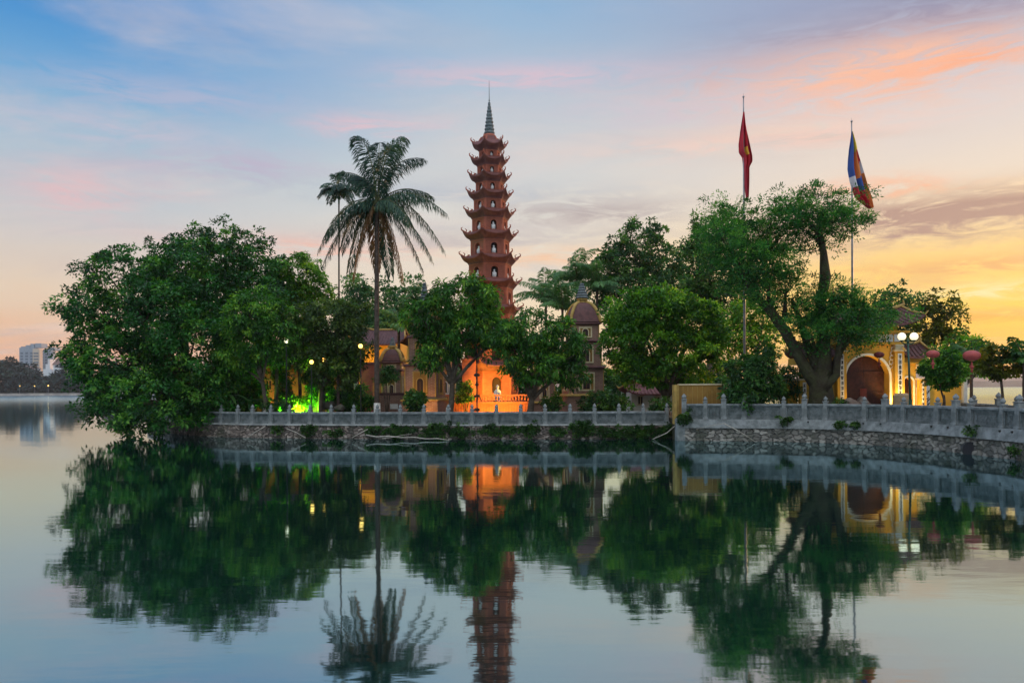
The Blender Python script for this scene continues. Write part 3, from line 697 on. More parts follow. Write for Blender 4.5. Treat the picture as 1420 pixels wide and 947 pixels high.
# ================================================================== PAGODA
PY = 56.0; PXc = 680.0
def pagoda():
    c = at(681, 575, PY); c.z = ZL; root = thing('pagoda', c, 'tall red hexagonal brick pagoda with many upturned eaves and a grey spire', 'pagoda')
    k = PY/F; ax = math.radians(-15)
    tips = [199,220,243,267,293,323,356,389,425,463,503]; ew = [24.6,26.5,29,31.4,34.5,37.8,40.8,42.5,44.5,46.5,48.5]; bw = [14,16.4,18.6,21.4,23.9,26.1,28.7,30.7,33,35,37.5]
    Z = lambda y_: at(681, y_, PY).z
    def hexv(R, i): a = ax+i*PI/3; return Vector((c.x+R*math.sin(a), c.y-R*math.cos(a)))
    RB = [b*k/.966 for b in bw]; RE = [e*k/.966 for e in ew]; N = len(tips)
    tipz = [Z(t_) for t_ in tips]
    for i in range(N):
        zt = tipz[i]; re = RE[i]; rb = RB[i]; rup = RB[i-1] if i else .48
        # eave roof : ring of profiles
        sub = 8; prof = []
        vs = []; fs = []; nc = 6*sub
        for e in range(6):
            for s_ in range(sub):
                f = s_/sub; cn = abs(2*f-1)**2.6   # 1 at corners
                def pt(R, z_, ext=0):
                    a = hexv(R*(1+ext*cn), e); b = hexv(R*(1+ext*cn), e+1); p = a.lerp(b, f); return (p.x, p.y, z_)
                lift = .30*cn; mz = zt-.27
                hgt = .30 if i else .75
                pr = [(rup*1.0, mz+hgt, 0, 0), (rup+(re-rup)*.35, mz+.16*(2.2 if i == 0 else 1), 0, .12), (rup+(re-rup)*.75, mz+.04*(3 if i == 0 else 1), .0, .55), (re*.97, mz+.02, .02, 1), (re*.97, mz-.06, .02, 1),
                      (rb+(re-rb)*.62, mz-.14, 0, .55), (rb+(re-rb)*.30, mz-.25, 0, .15), (rb+.10, mz-.30, 0, 0), (rb+.08, mz-.36, 0, 0), (rb-.05, mz-.36, 0, 0)]
                vs += [pt(R, z_+lift*lw, ext) for R, z_, ext, lw in pr]
        npf = 10
        for q in range(nc):
            r_ = (q+1) % nc
            for j in range(npf-1): fs.append((q*npf+j, q*npf+j+1, r_*npf+j+1, r_*npf+j))
        mb = MB(); mb.add(vs, fs); mb.add([vs[q*npf] for q in range(nc)], [tuple(range(nc))])
        roof = mb.build('eave_roof', M['redtile'], root)
        # corner ornaments
        for e in range(6):
            d = (hexv(1, e)-Vector((c.x, c.y))); d = Vector((d.x, d.y, 0)); o = Vector((c.x, c.y, zt+.0))
            mb = MB()
            P0 = [o+d*(rup+.1)+Vector((0,0,.06 if i else .38)), o+d*(rup+(re-rup)*.5)+Vector((0,0,-.10)), o+d*re*.93+Vector((0,0,.0)), o+d*re*1.03+Vector((0,0,.12)), o+d*re*1.04+Vector((0,0,.24)), o+d*re*.98+Vector((0,0,.30))]
            mb.tube(P0, [.05,.05,.055,.05,.035,.015], 6)
            b0 = o+d*re*.86+Vector((0,0,.0)); mb.tube([b0, b0+Vector((0,0,.12))-d*.03, b0+Vector((0,0,.20))+d*.06, b0+Vector((0,0,.17))+d*.11], [.045,.035,.025,.01], 5)
            b0 = o+d*re*.74+Vector((0,0,-.05)); mb.tube([b0, b0+Vector((0,0,.12))-d*.03, b0+Vector((0,0,.17))+d*.05], [.04,.03,.01], 5)
            mb.build('corner_ornament', M['redtrim'], roof)
        # storey below this eave
        ztop = zt-.60; zbot = (tipz[i+1]-.02) if i < N-1 else Z(548); h = ztop-zbot
        mb = MB(); tr = MB(); hs = []
        fw = rb; a0, a1 = -fw*.17, fw*.17; apo = rb*math.cos(PI/6)
        zb_ = zbot+h*.10; zs_ = zbot+h*.55
        for e in range(6):
            a = ax+(e+.5)*PI/3; X = Matrix.Translation((c.x, c.y, 0)) @ Matrix.Rotation(a, 4, 'Z')
            mb.xf = X; tr.xf = X
            wA = min(.30, apo*.28)
            hw = rb/2
            mb.archwall(-hw+.035, hw-.035, zb_, ztop, a0, a1, zs_, -apo, -apo+wA, 8)
            mb.box(-hw, hw, -apo, -apo+wA, zbot-.25, zb_-.002)
            tr.archtrim(a0, a1, zb_+.02, zs_, .05, -apo-.03, -apo-.002, 8)
            tr.box(-hw, hw, -apo-.035, -apo-.003, ztop-.10, ztop-.03)
            # corner pilasters
            tr.box(-hw-.01, -hw+.10, -apo-.03, -apo+.1, zbot-.2, ztop); tr.box(hw-.10, hw+.01, -apo-.031, -apo+.1, zbot-.2, ztop)
        mb.xf = None; w_ = mb.build('storey_wall', M['redwall'], root); tr.xf = None; tr.build('niche_trim', M['redtrim'], w_)
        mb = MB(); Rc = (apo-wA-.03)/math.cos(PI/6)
        mb.lathe([(Rc, zbot-.3), (Rc, ztop+.2)], 6, (c.x, c.y, 0), rot=ax-PI/2); mb.build('inner_core', M['niche_shade'], root)  # dark colour of the core puts shade into the niche depths
        if i < 9:
            for e, nm in ((-1,'left facing'), (0,'front facing'), (1,'right facing')):
                a = ax+(e+.5)*PI/3; pp = Vector((c.x+(apo-.12)*math.sin(a), c.y-(apo-.12)*math.cos(a), zb_+.002))
                ordn = ['topmost','second','third','fourth','fifth','sixth','seventh','eighth','ninth'][i]
                hS = min(.62, (zs_-zb_)+(a1-a0)/2)*.85; q = MB(); s = hS/.5
                q.lathe([(.12,0),(.14,.03),(.10,.06),(.15,.09),(.145,.13),(.10,.18),(.115,.26),(.10,.32),(.04,.35),(.055,.38),(.065,.42),(.05,.47),(.02,.495),(.005,.50)], 10)
                q.sphere((-.10,-.05,.11), .045, 8); q.sphere((.10,-.05,.11), .045, 8); q.tube([(-.11,-.02,.29),(-.12,-.07,.2),(0,-.11,.15)], .028, 6); q.tube([(.11,-.02,.29),(.12,-.07,.2),(0,-.11,.15)], .028, 6)
                so_ = q.build('statue', M['statue'], None, True); so_.data.transform(Matrix.Scale(min(s, (a1-a0)/.27), 4)); so_.location = pp; so_.rotation_euler.z = a
                tag(so_, 'white seated statue in the %s niche of the %s pagoda storey from the top' % (nm, ordn), 'statue', 'white statues in the pagoda niches')
    # spire
    cx, cy = c.x, c.y; zt = Z(187); mb = MB()
    pr = [(.50,zt-.35),(.46,zt-.1),(.36,zt)]
    mb.lathe(pr, 12, (cx,cy,0)); mb.build('spire_base', M['redtrim'], root)
    mb = MB(); z0 = zt+.002; z1 = Z(142); n = 9; pr = []
    for j in range(n):
        f = j/n; r = .34*(1-f)**.85+.04; zz_ = z0+(z1-z0)*f; dz = (z1-z0)/n
        pr += [(r*.8, zz_), (r, zz_+dz*.25), (r, zz_+dz*.6), (r*.78, zz_+dz*.95)]
    mb.lathe(pr, 14, (cx,cy,0)); mb.build('spire', M['spire'], root)
    mb = MB(); mb.tube([(cx,cy,z1-.05),(cx,cy,Z(112))], [.03,.012], 6); mb.sphere((cx,cy,z1+.12), .06, 8); mb.build('finial', M['spire'], root)
    # base drum
    mb = MB(); Rb = 43*k/.966
    mb.lathe([(Rb+.25, ZL-.1),(Rb+.25, Z(556)),(Rb+.1, Z(556)+.05),(Rb+.1, Z(548))], 6, (c.x, c.y, 0), rot=ax-PI/2); mb.build('base', M['redwall'], root)
pagoda()
# terrace with balusters before the pagoda
def terrace():
    Y0 = 51.2; a = at(604, 575, Y0); b = at(737, 575, Y0); zt = at(680, 559, Y0).z
    r = thing('brick_terrace', ((a.x+b.x)/2, Y0, ZL), 'red brick terrace with a row of balusters lit orange below the pagoda', 'terrace')
    q = MB(); q.box(a.x, b.x, Y0, Y0+2.2, ZL-.1, zt); q.build('wall', M['redwall'], r)
    q = MB(); 
    n = 34
    for i in range(n): x = a.x+.1+(b.x-a.x-.2)*i/(n-1); q.box(x-.035, x+.035, Y0-.05, Y0-.003, ZL, zt-.1)
    q.box(a.x-.05, b.x+.05, Y0-.1, Y0+.3, zt+.002, zt+.09); q.build('pilaster_strips', M['redtrim'], r)
    zr = at(680, 547, Y0).z; q0 = None
    nb_ = 30
    for i in range(nb_):
        x = a.x+.2+(b.x-a.x-.4)*i/(nb_-1)
        if q0 is None:
            q = MB(); h = zr-.09-zt-.095; q.lathe([(.05,0),(.05,.04),(.025,.07),(.065,h*.4),(.05,h*.6),(.025,h*.8),(.05,h-.03),(.05,h)], 8); q0 = q.build('baluster', M['redtrim'], r, True); o = q0; o.data.transform(Matrix.Translation(r.location))
        else: o = q0.copy(); COL.objects.link(o)
        o.parent = r; o.location = Vector((x, Y0+.1, zt+.092))-r.location
    q = MB(); q.box(a.x-.03, b.x+.03, Y0+.0, Y0+.2, zr-.09, zr); q.build('handrail', M['redtrim'], r)
terrace()

# ================================================================== STUPAS
def ridge_curl(q, P, r0, r1): q.tube(P, [r0+(r1-r0)*i/(len(P)-1) for i in range(len(P))], 7)
def stupa(label, px, Y, zb, hw, levels, ytop_roof, yfin, rot, frame='cream', spirew=None, name='brick_stupa'):
    """levels: list of (y_bottom, y_top, halfwidth_px)"""
    c = at(px, 575, Y); c.z = zb; root = thing(name, c, label, 'stupa'); k = Y/F
    Z = lambda y_: at(px, y_, Y).z; X = Matrix.Translation((c.x, c.y, 0)) @ Matrix.Rotation(rot, 4, 'Z')
    cr = math.cos(rot)+abs(math.sin(rot))
    q = MB(); q.xf = X; w_ = levels[0][2]*k/cr*1.16
    zb1 = Z(levels[0][0]); q.box(-w_, w_, -w_, w_, zb-.1, zb1-.16); q.build('plinth', M['brick'], root)
    q = MB(); q.xf = X; q.box(-w_-.08, w_+.08, -w_-.08, w_+.08, zb1-.159, zb1-.08); q.box(-w_+.04, w_-.04, -w_+.04, w_-.04, zb1-.079, zb1-.001, .04); q.build('plinth_moulding', M['gold'], root)
    for li, (yb, yt, h) in enumerate(levels):
        w_ = h*k/cr; z0 = Z(yb) if li == 0 else zl+.001; z1 = Z(yt)-.18; hh = z1-z0
        q = MB(); q.xf = X; q.box(-w_, w_, -w_, w_, z0, z1); q.build('storey_wall', M['brick'], root)
        q = MB()
        for f in range(4):
            q.xf = X @ Matrix.Rotation(f*PI/2, 4, 'Z')
            q.box(-w_-.02, -w_+.04, -w_-.02, -w_+.04, z0, z1)
        q.xf = None; q.build('corner_trim', M['gold'], root)
        for f in range(4):
            Xf = X @ Matrix.Rotation(f*PI/2, 4, 'Z'); fw = w_*.48; fh0 = z0+hh*.12; fh1 = z1-hh*.14
            q = MB(); q.xf = Xf
            if hh > .8:
                q.box(-fw, fw, -w_-.05, -w_-.003, fh0, fh0+.09); q.box(-fw, fw, -w_-.05, -w_-.003, fh1-.09, fh1)
                q.box(-fw, -fw+.09, -w_-.05, -w_-.003, fh0+.091, fh1-.091); q.box(fw-.09, fw, -w_-.05, -w_-.003, fh0+.091, fh1-.091)
                q.archtrim(-fw*.42, fw*.42, fh0+.12, fh0+(fh1-fh0)*.55, .06, -w_-.045, -w_-.003, 8)
            else: q.box(-fw*1.1, fw*1.1, -w_-.04, -w_-.003, fh0, fh1)
            fr_ = q.build('niche_frame', M[frame], root)
            if hh > .8:
                q = MB(); q.xf = Xf; q.box(-fw+.091, fw-.091, -w_-.02, -w_-.004, fh0+.091, fh1-.091)
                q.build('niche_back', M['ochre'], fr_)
                q = MB(); q.xf = Xf; q.archtrim(-.01, .01, fh0+.13, fh0+(fh1-fh0)*.55, fw*.38, -w_-.028, -w_-.021, 8); q.build('niche_shade_panel', M['niche_shade'], fr_)  # flat dark plate paints the niche's inner shade, nothing is cut out
        # ledge
        q = MB(); q.xf = X; q.box(-w_-.06, w_+.06, -w_-.06, w_+.06, z1+.001, z1+.05); q.box(-w_-.16, w_+.16, -w_-.16, w_+.16, z1+.051, z1+.10); q.box(-w_-.13, w_+.13, -w_-.13, w_+.13, z1+.101, z1+.18, .12); q.build('ledge', M['browntile'], root)
        wl_, zl = w_, z1+.18
    # bell roof: square section, swelling
    q = MB(); zr = Z(ytop_roof); H = zr-zl; n = 10; vs = []; fs = []; R0 = wl_*1.12; fin = []
    for j in range(n+1):
        f = j/n; r = R0*(math.cos(f*PI/2)**.55)*.86+.16*f+R0*.14*(1-f)**4; fin.append((r, zl+.01+H*f))
        for sx, sy in ((-1,-1),(1,-1),(1,1),(-1,1)): vs.append((sx*r, sy*r, zl+.01+H*f))
    for j in range(n):
        for i in range(4): a = (i+1) % 4; fs.append((j*4+i, j*4+a, (j+1)*4+a, (j+1)*4+i))
    fs += [(3,2,1,0), tuple(n*4+i for i in range(4))]
    q.xf = X; q.add(vs, fs); roof = q.build('bell_roof', M['browntile'], root)
    for sx, sy in ((-1,-1),(1,-1),(1,1),(-1,1)):
        q = MB(); q.xf = X; P = [Vector((sx*r, sy*r, z_)) for r, z_ in reversed(fin)]
        e = P[-1]; P += [e+Vector((sx*.14, sy*.14, .02)), e+Vector((sx*.22, sy*.22, .14)), e+Vector((sx*.20, sy*.20, .24))]
        q.tube(P, [.11]*(len(P)-3)+[.10,.07,.03], 7); q.build('corner_ridge', M['gold'], roof, True)
    q = MB(); q.xf = X; q.lathe([(.30,zr-.05),(.26,zr+.08),(.36,zr+.12),(.34,zr+.22)], 12); q.build('spire_collar', M['gold'], root)
    q = MB(); q.xf = X; zf = Z(yfin); z0 = zr+.221; n = 6; pr = []; rw = spirew or .42
    for j in range(n):
        f = j/n; r = rw*(1-f*.78); dz = (zf-z0)/n; zz_ = z0+dz*j; pr += [(r*.78, zz_), (r, zz_+dz*.3), (r*.95, zz_+dz*.62), (r*.72, zz_+dz*.98)]
    pr += [(.02, zf)]
    q.lathe(pr, 12); q.build('spire', M['spire'], root); return root
GZ = ZL
stupa('tall brown brick stupa with a yellow bell roof right of the second mango tree', 808, 52, GZ, 26, [(546,508,27),(506,472,24.5),(469,448,21.5)], 419, 393, math.radians(8), 'cream', .45)
stupa('brown brick stupa with an ochre framed niche between the coconut palm and the mango tree', 590, 49.5, GZ, 27, [(552,505,26),(502,466,21),(463,440,17)], 424, 392, math.radians(-12), 'gold', .34)
stupa('slender brick stupa with white framed windows right behind the first mango trunk', 617, 54, GZ, 15, [(551,512,15.5),(508,474,13.5)], 452, 436, math.radians(5), 'white', .28)
stupa('brick stupa with cream niche hidden behind the second mango tree', 752, 55, GZ, 18, [(556,526,17),(523,498,14)], 476, 458, math.radians(10), 'cream', .3)
stupa('small shrine with a dark red bell roof and yellow ridges beside the coconut palm', 545, 55, GZ, 16, [(560,512,13.5),(509,501,13)], 484, 468, 0, 'cream', .26, name='small_shrine')
# brick wall with white plaque behind the coconut palm
def simple_wall(name, label, x0, x1, Y, yt, m, cap, th=.35, extra=None, cat='wall'):
    a = at(x0, 575, Y); b = at(x1, 575, Y); z1 = at((x0+x1)/2, yt, Y).z
    r = thing(name, ((a.x+b.x)/2, Y, ZL), label, cat); q = MB(); q.box(a.x, b.x, Y, Y+th, ZL-.1, z1); q.build('wall', m, r)
    q = MB(); q.box(a.x-.06, b.x+.06, Y-.06, Y+th+.06, z1+.001, z1+.09); q.box(a.x-.02, b.x+.02, Y-.03, Y+th+.03, z1+.091, z1+.15); q.build('coping', cap, r)
    if extra: extra(r, a, b, z1)
    return r
def wallx(r, a, b, z1):
    p0, p1 = at(541, 560, 50), at(552, 567, 50); q = MB(); q.box(p0.x, p1.x, 49.94, 49.997, p1.z, p0.z); q.build('plaque', M['white'], r)
simple_wall('garden_wall', 'low brown brick garden wall with a white plaque right of the coconut palm', 527, 566, 50, 548, M['brick'], M['browntile'], extra=wallx)
simple_wall('brick_building_side', 'plain dark red brick wall standing behind the small shrine', 500, 535, 58, 505, M['redwall'], M['redtile'])
simple_wall('brick_shrine', 'dark red brick block left of the orange lit pagoda base', 641, 661, 53.8, 500, M['redwall'], M['redtrim'], 1.0, cat='shrine')
# temple hall with orange lit gable
def hall(name, label, x0, x1, Y, ye, yr, wallm, roofm, D=4, windows=(), zb=ZL, lift=.35, door=None, trim='cream'):
    a = at(x0, 575, Y); b = at(x1, 575, Y); ze = at((x0+x1)/2, ye, Y).z; zr = at((x0+x1)/2, yr, Y).z; cx = (a.x+b.x)/2
    r = thing(name, (cx, Y, zb), label, 'building'); q = MB(); q.box(a.x, b.x, Y, Y+D, zb-.1, ze+.1); q.build('wall', wallm, r)
    uproof(r, cx, Y+D/2, ze, (b.x-a.x)/2+.45, D/2+.5, zr-ze, lift, roofm)
    for (wx0, wx1, wy0, wy1) in windows:
        p0 = at(wx0, wy0, Y); p1 = at(wx1, wy1, Y); q = MB(); q.box(p0.x, p1.x, Y-.03, Y-.002, p1.z, p0.z); wn = q.build('window', M['niche_shade'], r)
        q = MB(); q.box(p0.x-.07, p1.x+.07, Y-.06, Y-.003, p1.z-.08, p1.z-.002); q.box(p0.x-.07, p1.x+.07, Y-.06, Y-.003, p0.z+.002, p0.z+.08)
        xm = (p0.x+p1.x)/2; q.box(xm-.025, xm+.025, Y-.05, Y-.031, p1.z, p0.z); q.build('window_frame', M[trim], wn)
    return r
def uproof(root, cx, cy, ze, hw, hd, H, lift, m, ridge='gold', nm='roof'):
    q = MB(); nu, nv = 24, 8; vs = []; fs = []
    for s in (-1, 1):
        o = len(vs)
        for i in range(nu+1):
            u = -1+2*i/nu
            for j in range(nv+1):
                v = j/nv; sh = 1-.22*v
                zz_ = ze+H*(v**1.35)+lift*abs(u)**4*(1-.6*v)
                vs.append((cx+u*hw*sh, cy+s*hd*(1-v)*(1+.04*abs(u)**3), zz_))
        for i in range(nu):
            for j in range(nv):
                a = o+i*(nv+1)+j; f_ = (a, a+nv+1, a+nv+2, a+1); fs.append(f_ if s < 0 else f_[::-1])
    n0 = len(vs); vs2 = [(v[0], v[1], v[2]-.10) for v in vs]
    fs2 = [tuple(n0+i for i in f[::-1]) for f in fs]
    # eave fascia
    rim = []
    for s in (0, 1):
        o = s*(nu+1)*(nv+1)
        for i in range(nu):
            a = o+i*(nv+1); b = a+nv+1; rim.append((a, n0+a, n0+b, b) if s else (b, n0+b, n0+a, a))
        for i in (0, nu):
            for j in range(nv):
                a = o+i*(nv+1)+j; rim.append((a, a+1, n0+a+1, n0+a))
    q.add(vs+vs2, fs+fs2+rim)
    # tile rolls
    for s in (-1, 1):
        for i in range(1, int(hw*2/.24)):
            u = -1+2*i/int(hw*2/.24)
            P = [(cx+u*hw*(1-.22*v), cy+s*hd*(1-v)*(1+.04*abs(u)**3), ze+H*(v**1.35)+lift*abs(u)**4*(1-.6*v)+.02) for v in (0,.25,.5,.75,1)]
            q.tube(P, .035, 5)
    q.build(nm, m, root)
    # gable infill (yellow) & ridge
    q = MB(); zr = ze+H; w2 = hw*.78
    P = [(cx+u*w2*1.06, cy, zr+.06+lift*abs(u)**4*.55) for u in [-1+2*i/16 for i in range(17)]]
    P = [(P[0][0]+.04, cy, P[0][2]+.22)]+P+[(P[-1][0]-.04, cy, P[-1][2]+.22)]
    q.tube(P, [.03]+[.085]*17+[.03], 7)
    for sx in (-1, 1):
        for sy in (-1, 1):
            Pp = []
            for v in (1,.75,.5,.25,0): Pp.append((cx+sx*hw*(1-.22*v), cy+sy*hd*(1-v)*1.04, ze+H*(v**1.35)+lift*(1-.6*v)+.04))
            Pp.append((cx+sx*(hw+.14), cy+sy*(hd*1.04+.05), ze+lift+.20))
            q.tube(Pp, [.06]*5+[.02], 6)
    q.build('ridge', M[ridge], root)
    q = MB(); q.add([(cx-w2+.1, cy-.02, zr), (cx-hw+.5, cy-hd*.9, ze-.05), (cx-hw+.5, cy+hd*.9, ze-.05), (cx-w2+.2, cy+.02, zr-.1)], [(0,1,2,3)]); 
hall('temple_hall', 'yellow temple hall with orange lit wall behind the coconut palm', 496, 556, 62, 478, 455, M['yellow'], M['browntile'], 5, lift=.5)
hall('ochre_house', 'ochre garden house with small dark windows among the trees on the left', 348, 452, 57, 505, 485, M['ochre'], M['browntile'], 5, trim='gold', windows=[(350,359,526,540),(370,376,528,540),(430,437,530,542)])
hall('white_shrine', 'small white shrine with a red tiled roof under the round longan tree', 876, 932, 53, 546, 532, M['white'], M['redtile'], 2.5, windows=[(885,891,550,560),(908,914,551,561)])
# ================================================================== OCHRE PANEL WALL AT THE JUNCTION
def junction_wall():
    Y = 41.6; a = at(934, 575, Y); b = at(1006, 575, Y); z1 = at(965, 534, Y).z
    r = thing('end_wall', ((a.x+b.x)/2, Y, ZL), 'flat ochre wall with a cream edge post where the two railings meet', 'wall')
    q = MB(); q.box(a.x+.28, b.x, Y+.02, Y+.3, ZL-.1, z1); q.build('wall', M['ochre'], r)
    q = MB(); q.box(a.x, a.x+.13, Y-.25, Y+.3, .80, z1+.03); q.box(a.x+.131, a.x+.279, Y-.1, Y+.28, .80, z1+.02); q.build('edge_post', M['gold'], r)
    q = MB(); q.box(a.x+.28, b.x+.05, Y-.03, Y+.35, z1+.001, z1+.07); q.build('coping', M['cream'], r)
    q = MB()
    for i in range(9): x = a.x+.5+i*(b.x-a.x-.7)/8; q.box(x, x+.02, Y, Y+.018, ZL, z1-.05)
    q.build('joint_strips', M['gold'], r)
junction_wall()
# ================================================================== GATE
def glyphs(q, x0, x1, y, z0, z1, n, seed):
    rg = random.Random(seed); h = (z1-z0)/n; wdt = x1-x0
    for i in range(n):
        c = z0+h*(i+.5); s = min(wdt, h)*.36; cx = (x0+x1)/2
        for k in range(3): zz_ = c-s+k*s; ww = s*rg.uniform(.55, 1); q.box(cx-ww, cx+ww, y-.012, y, zz_-.018, zz_+.018)
        for k in range(rg.choice((1,2))): xx = cx+rg.uniform(-.6,.6)*s; q.box(xx-.018, xx+.018, y-.014, y-.001, c-s*rg.uniform(.6,1), c+s*rg.uniform(.6,1.05))
def gate():
    Y = 42.0; g = lambda px, py: at(px, py, Y); c = g(1202, 575); c.z = ZR
    r = thing('temple_gate', c, 'yellow temple gate with a large arched brown door and tiled upswept roofs', 'gate')
    X_ = lambda px: g(px, 540).x; Z_ = lambda py: g(1203, py).z
    # centre bay
    q = MB(); q.archwall(X_(1160), X_(1250), ZR-.1, Z_(478), X_(1173), X_(1233), Z_(523), Y, Y+1.4, 18); q.build('centre_wall', M['yellow'], r)
    q = MB(); q.archtrim(X_(1173), X_(1233), ZR, Z_(523), .12, Y-.07, Y-.003, 20); q.build('arch_trim', M['white'], r)
    # doors
    for s, (d0, d1) in enumerate(((1174,1202.6),(1203.4,1232))):
        q = MB(); a, b = X_(d0), X_(d1); q.box(a, b, Y+.55, Y+.65, ZR, Z_(494))
        n = 7
        for i in range(n): xx = a+(b-a)*(i+.5)/n; q.box(xx-.085, xx+.085, Y+.52, Y+.549, ZR+.03, Z_(494))
        for zz_ in (ZR+.25, ZR+1.2, ZR+2.3): q.box(a, b, Y+.48, Y+.519, zz_, zz_+.12)
        dd = q.build('door', M['door'], r)
    q = MB(); q.box(X_(1198), X_(1207), Y+.44, Y+.479, ZR+.1, ZR+1.5); q.build('wicket_door', mat('reddish wood', (.14,.03,.022), (.09,.02,.016), .45, 5), r)
    # frieze + cornices
    q = MB(); q.box(X_(1152), X_(1258), Y-.15, Y+1.55, Z_(478)+.001, Z_(475)); q.box(X_(1156), X_(1254), Y-.05, Y+1.45, Z_(475)+.001, Z_(462)); q.box(X_(1150), X_(1260), Y-.2, Y+1.6, Z_(462)+.001, Z_(459)); q.build('cornice', M['yellow'], r)
    q = MB(); 
    for i in range(8):
        x0 = X_(1160)+i*(X_(1250)-X_(1160))/8+.04; x1 = X_(1160)+(i+1)*(X_(1250)-X_(1160))/8-.04
        q.box(x0, x1, Y-.08, Y-.052, Z_(474), Z_(464))
        q.tube([(x0+.08+k*.06, Y-.1, Z_(469)+.10*math.sin(k*1.7+i)) for k in range(6)], .02, 5)
    q.build('frieze_relief', M['white'], r)
    # spandrel scrolls
    for sx, cxp in ((-1,1168),(1,1238)):
        q = MB()
        for k in range(5):
            px_, py_ = cxp-sx*k*1.0, 484+k*6
            q.tube([g(px_+math.cos(a)*2.6, py_+math.sin(a)*3.0)+Vector((0,-.05,0)) for a in [i*.7 for i in range(9)]], .022, 5)
        q.build('scroll_relief', M['white'], r)
    # upper roof
    upl = at(1203, 452, Y).z
    q = MB(); q.box(X_(1166), X_(1246), Y+.1, Y+1.3, Z_(459)+.001, upl+.25); q.build('upper_wall', M['yellow'], r)
    uproof(r, c.x, Y+.7, upl, X_(1276)-c.x, 1.25, .85, .55, M['browntile'])
    # pilasters
    for (p0, p1, yt, yb, hasg, sd_) in ((1158.5,1171,488,565,1,1),(1238,1251,488,565,1,2),(1271,1281,527,565,1,3),(1107,1119,527,565,1,4)):
        q = MB(); q.box(X_(p0), X_(p1), Y-.28, Y-.004, ZR-.1, Z_(yt)); q.build('pilaster', M['yellow'], r)
        q = MB(); q.box(X_(p0)-.07, X_(p1)+.07, Y-.35, Y-.005, Z_(yt)+.001, Z_(yt)+.09)
        if yt < 500: q.box(X_(p0)+.02, X_(p1)-.02, Y-.27, Y-.006, Z_(yt)+.091, Z_(478)-.01)
        q.build('pilaster_cap', M['cream'], r)
        m_ = .14
        q = MB(); q.box(X_(p0)+m_, X_(p1)-m_, Y-.30, Y-.281, ZR+.25, Z_(yt)-.1); q.build('couplet_panel', M['white'], r)
        q = MB(); glyphs(q, X_(p0)+m_, X_(p1)-m_, Y-.301, ZR+.3, Z_(yt)-.15, 11 if yt < 500 else 6, sd_); q.build('couplet_writing', M['flat_black'], r)
    # side bays (right and mirrored left)
    for sgn, (b0, b1, d0, d1) in ((1,(1251,1271,1253.5,1266.5)), (-1,(1119,1158.5,1131,1146))):
        q = MB(); q.archwall(X_(b0)+.003, X_(b1)-.003, ZR-.1, Z_(505), X_(d0), X_(d1), Z_(530), Y+.05, Y+1.2, 12); q.build('side_wall', M['yellow'], r)
        q = MB(); q.archtrim(X_(d0), X_(d1), ZR, Z_(530), .08, Y-.01, Y+.048, 12); q.build('side_arch_trim', M['white'], r)
        q = MB(); q.box(X_(d0)+.005, X_(d1)-.005, Y+.5, Y+.6, ZR, Z_(521)); q.build('side_door', M['door'], r)
        x0 = X_(1251)+.01 if sgn > 0 else X_(1104); x1 = X_(1287) if sgn > 0 else X_(1158)-.01
        q = MB(); q.box(x0, x1, Y-.1, Y+1.3, Z_(505)+.001, Z_(503)); q.box(x0, x1-.1, Y, Y+1.2, Z_(503)+.001, Z_(496)); q.build('side_cornice', M['yellow'], r)
        uproof(r, (x0+x1)/2, Y+.62, Z_(495.5), (x1-x0)/2+.05, .95, .7, .35, M['browntile'], nm='side_roof')
        q = MB(); w0, w1 = (1281.5, 1335) if sgn > 0 else (1086, 1106.5)
        q.box(X_(w0), X_(w1), Y+.1, Y+.5, ZR-.1, Z_(527)); q.build('wing_wall', M['yellow'], r)
        q = MB(); q.box(X_(w0)-.02, X_(w1)+.05, Y+.02, Y+.58, Z_(527)+.001, Z_(524.5)); q.build('wing_coping', M['cream'], r)
        if sgn > 0:
            q = MB(); q.box(X_(1271.5), X_(1281), Y-.2, Y-.003, Z_(515), Z_(509)); q.box(X_(1270), X_(1284), Y-.25, Y-.005, Z_(509)+.001, Z_(507)); q.build('small_cornice', M['cream'], r)
            q = MB(); q.box(X_(1282.5), X_(1290), Y+.04, Y+.098, ZR+.1, Z_(535)); q.build('relief_panel', M['white'], r)
            q = MB(); rg = random.Random(5)
            for i in range(9):
                px_, py_ = rg.uniform(1284,1289), rg.uniform(538,560); q.tube([g(px_+math.cos(a)*1.3, py_+a*.8)+Vector((0,.0,0)) for a in [k*.8 for k in range(6)]], .022, 5)
            q.build('dragon_relief', M['door'], r)
    # end pier of the wing wall
    q = MB(); q.box(X_(1334.8), X_(1340), Y-.1, Y+.6, ZR-.1, Z_(522)); q.build('end_pier', M['white'], r)
gate()
# stone tablet
p0, p1 = at(1240, 548, 40.6), at(1263, 575, 40.6)
q = MB(); q.box(p0.x, p1.x, 40.6, 40.75, ZR, p0.z); q.add([(p0.x,40.599,p0.z+.001),(p1.x,40.599,p0.z+.001),(p1.x-.1,40.75,p0.z+.10),(p0.x+.1,40.75,p0.z+.10)], [(0,1,2,3)])
o = q.build('stone_tablet', mat('tan carved stone', (.42,.30,.17), (.30,.21,.12), .8, 4, .4, 20)); tag(o, 'tan stone tablet standing at the foot of the gate pillar', 'tablet'); base_on_ground(o, ((p0.x+p1.x)/2, 40.67, ZR))
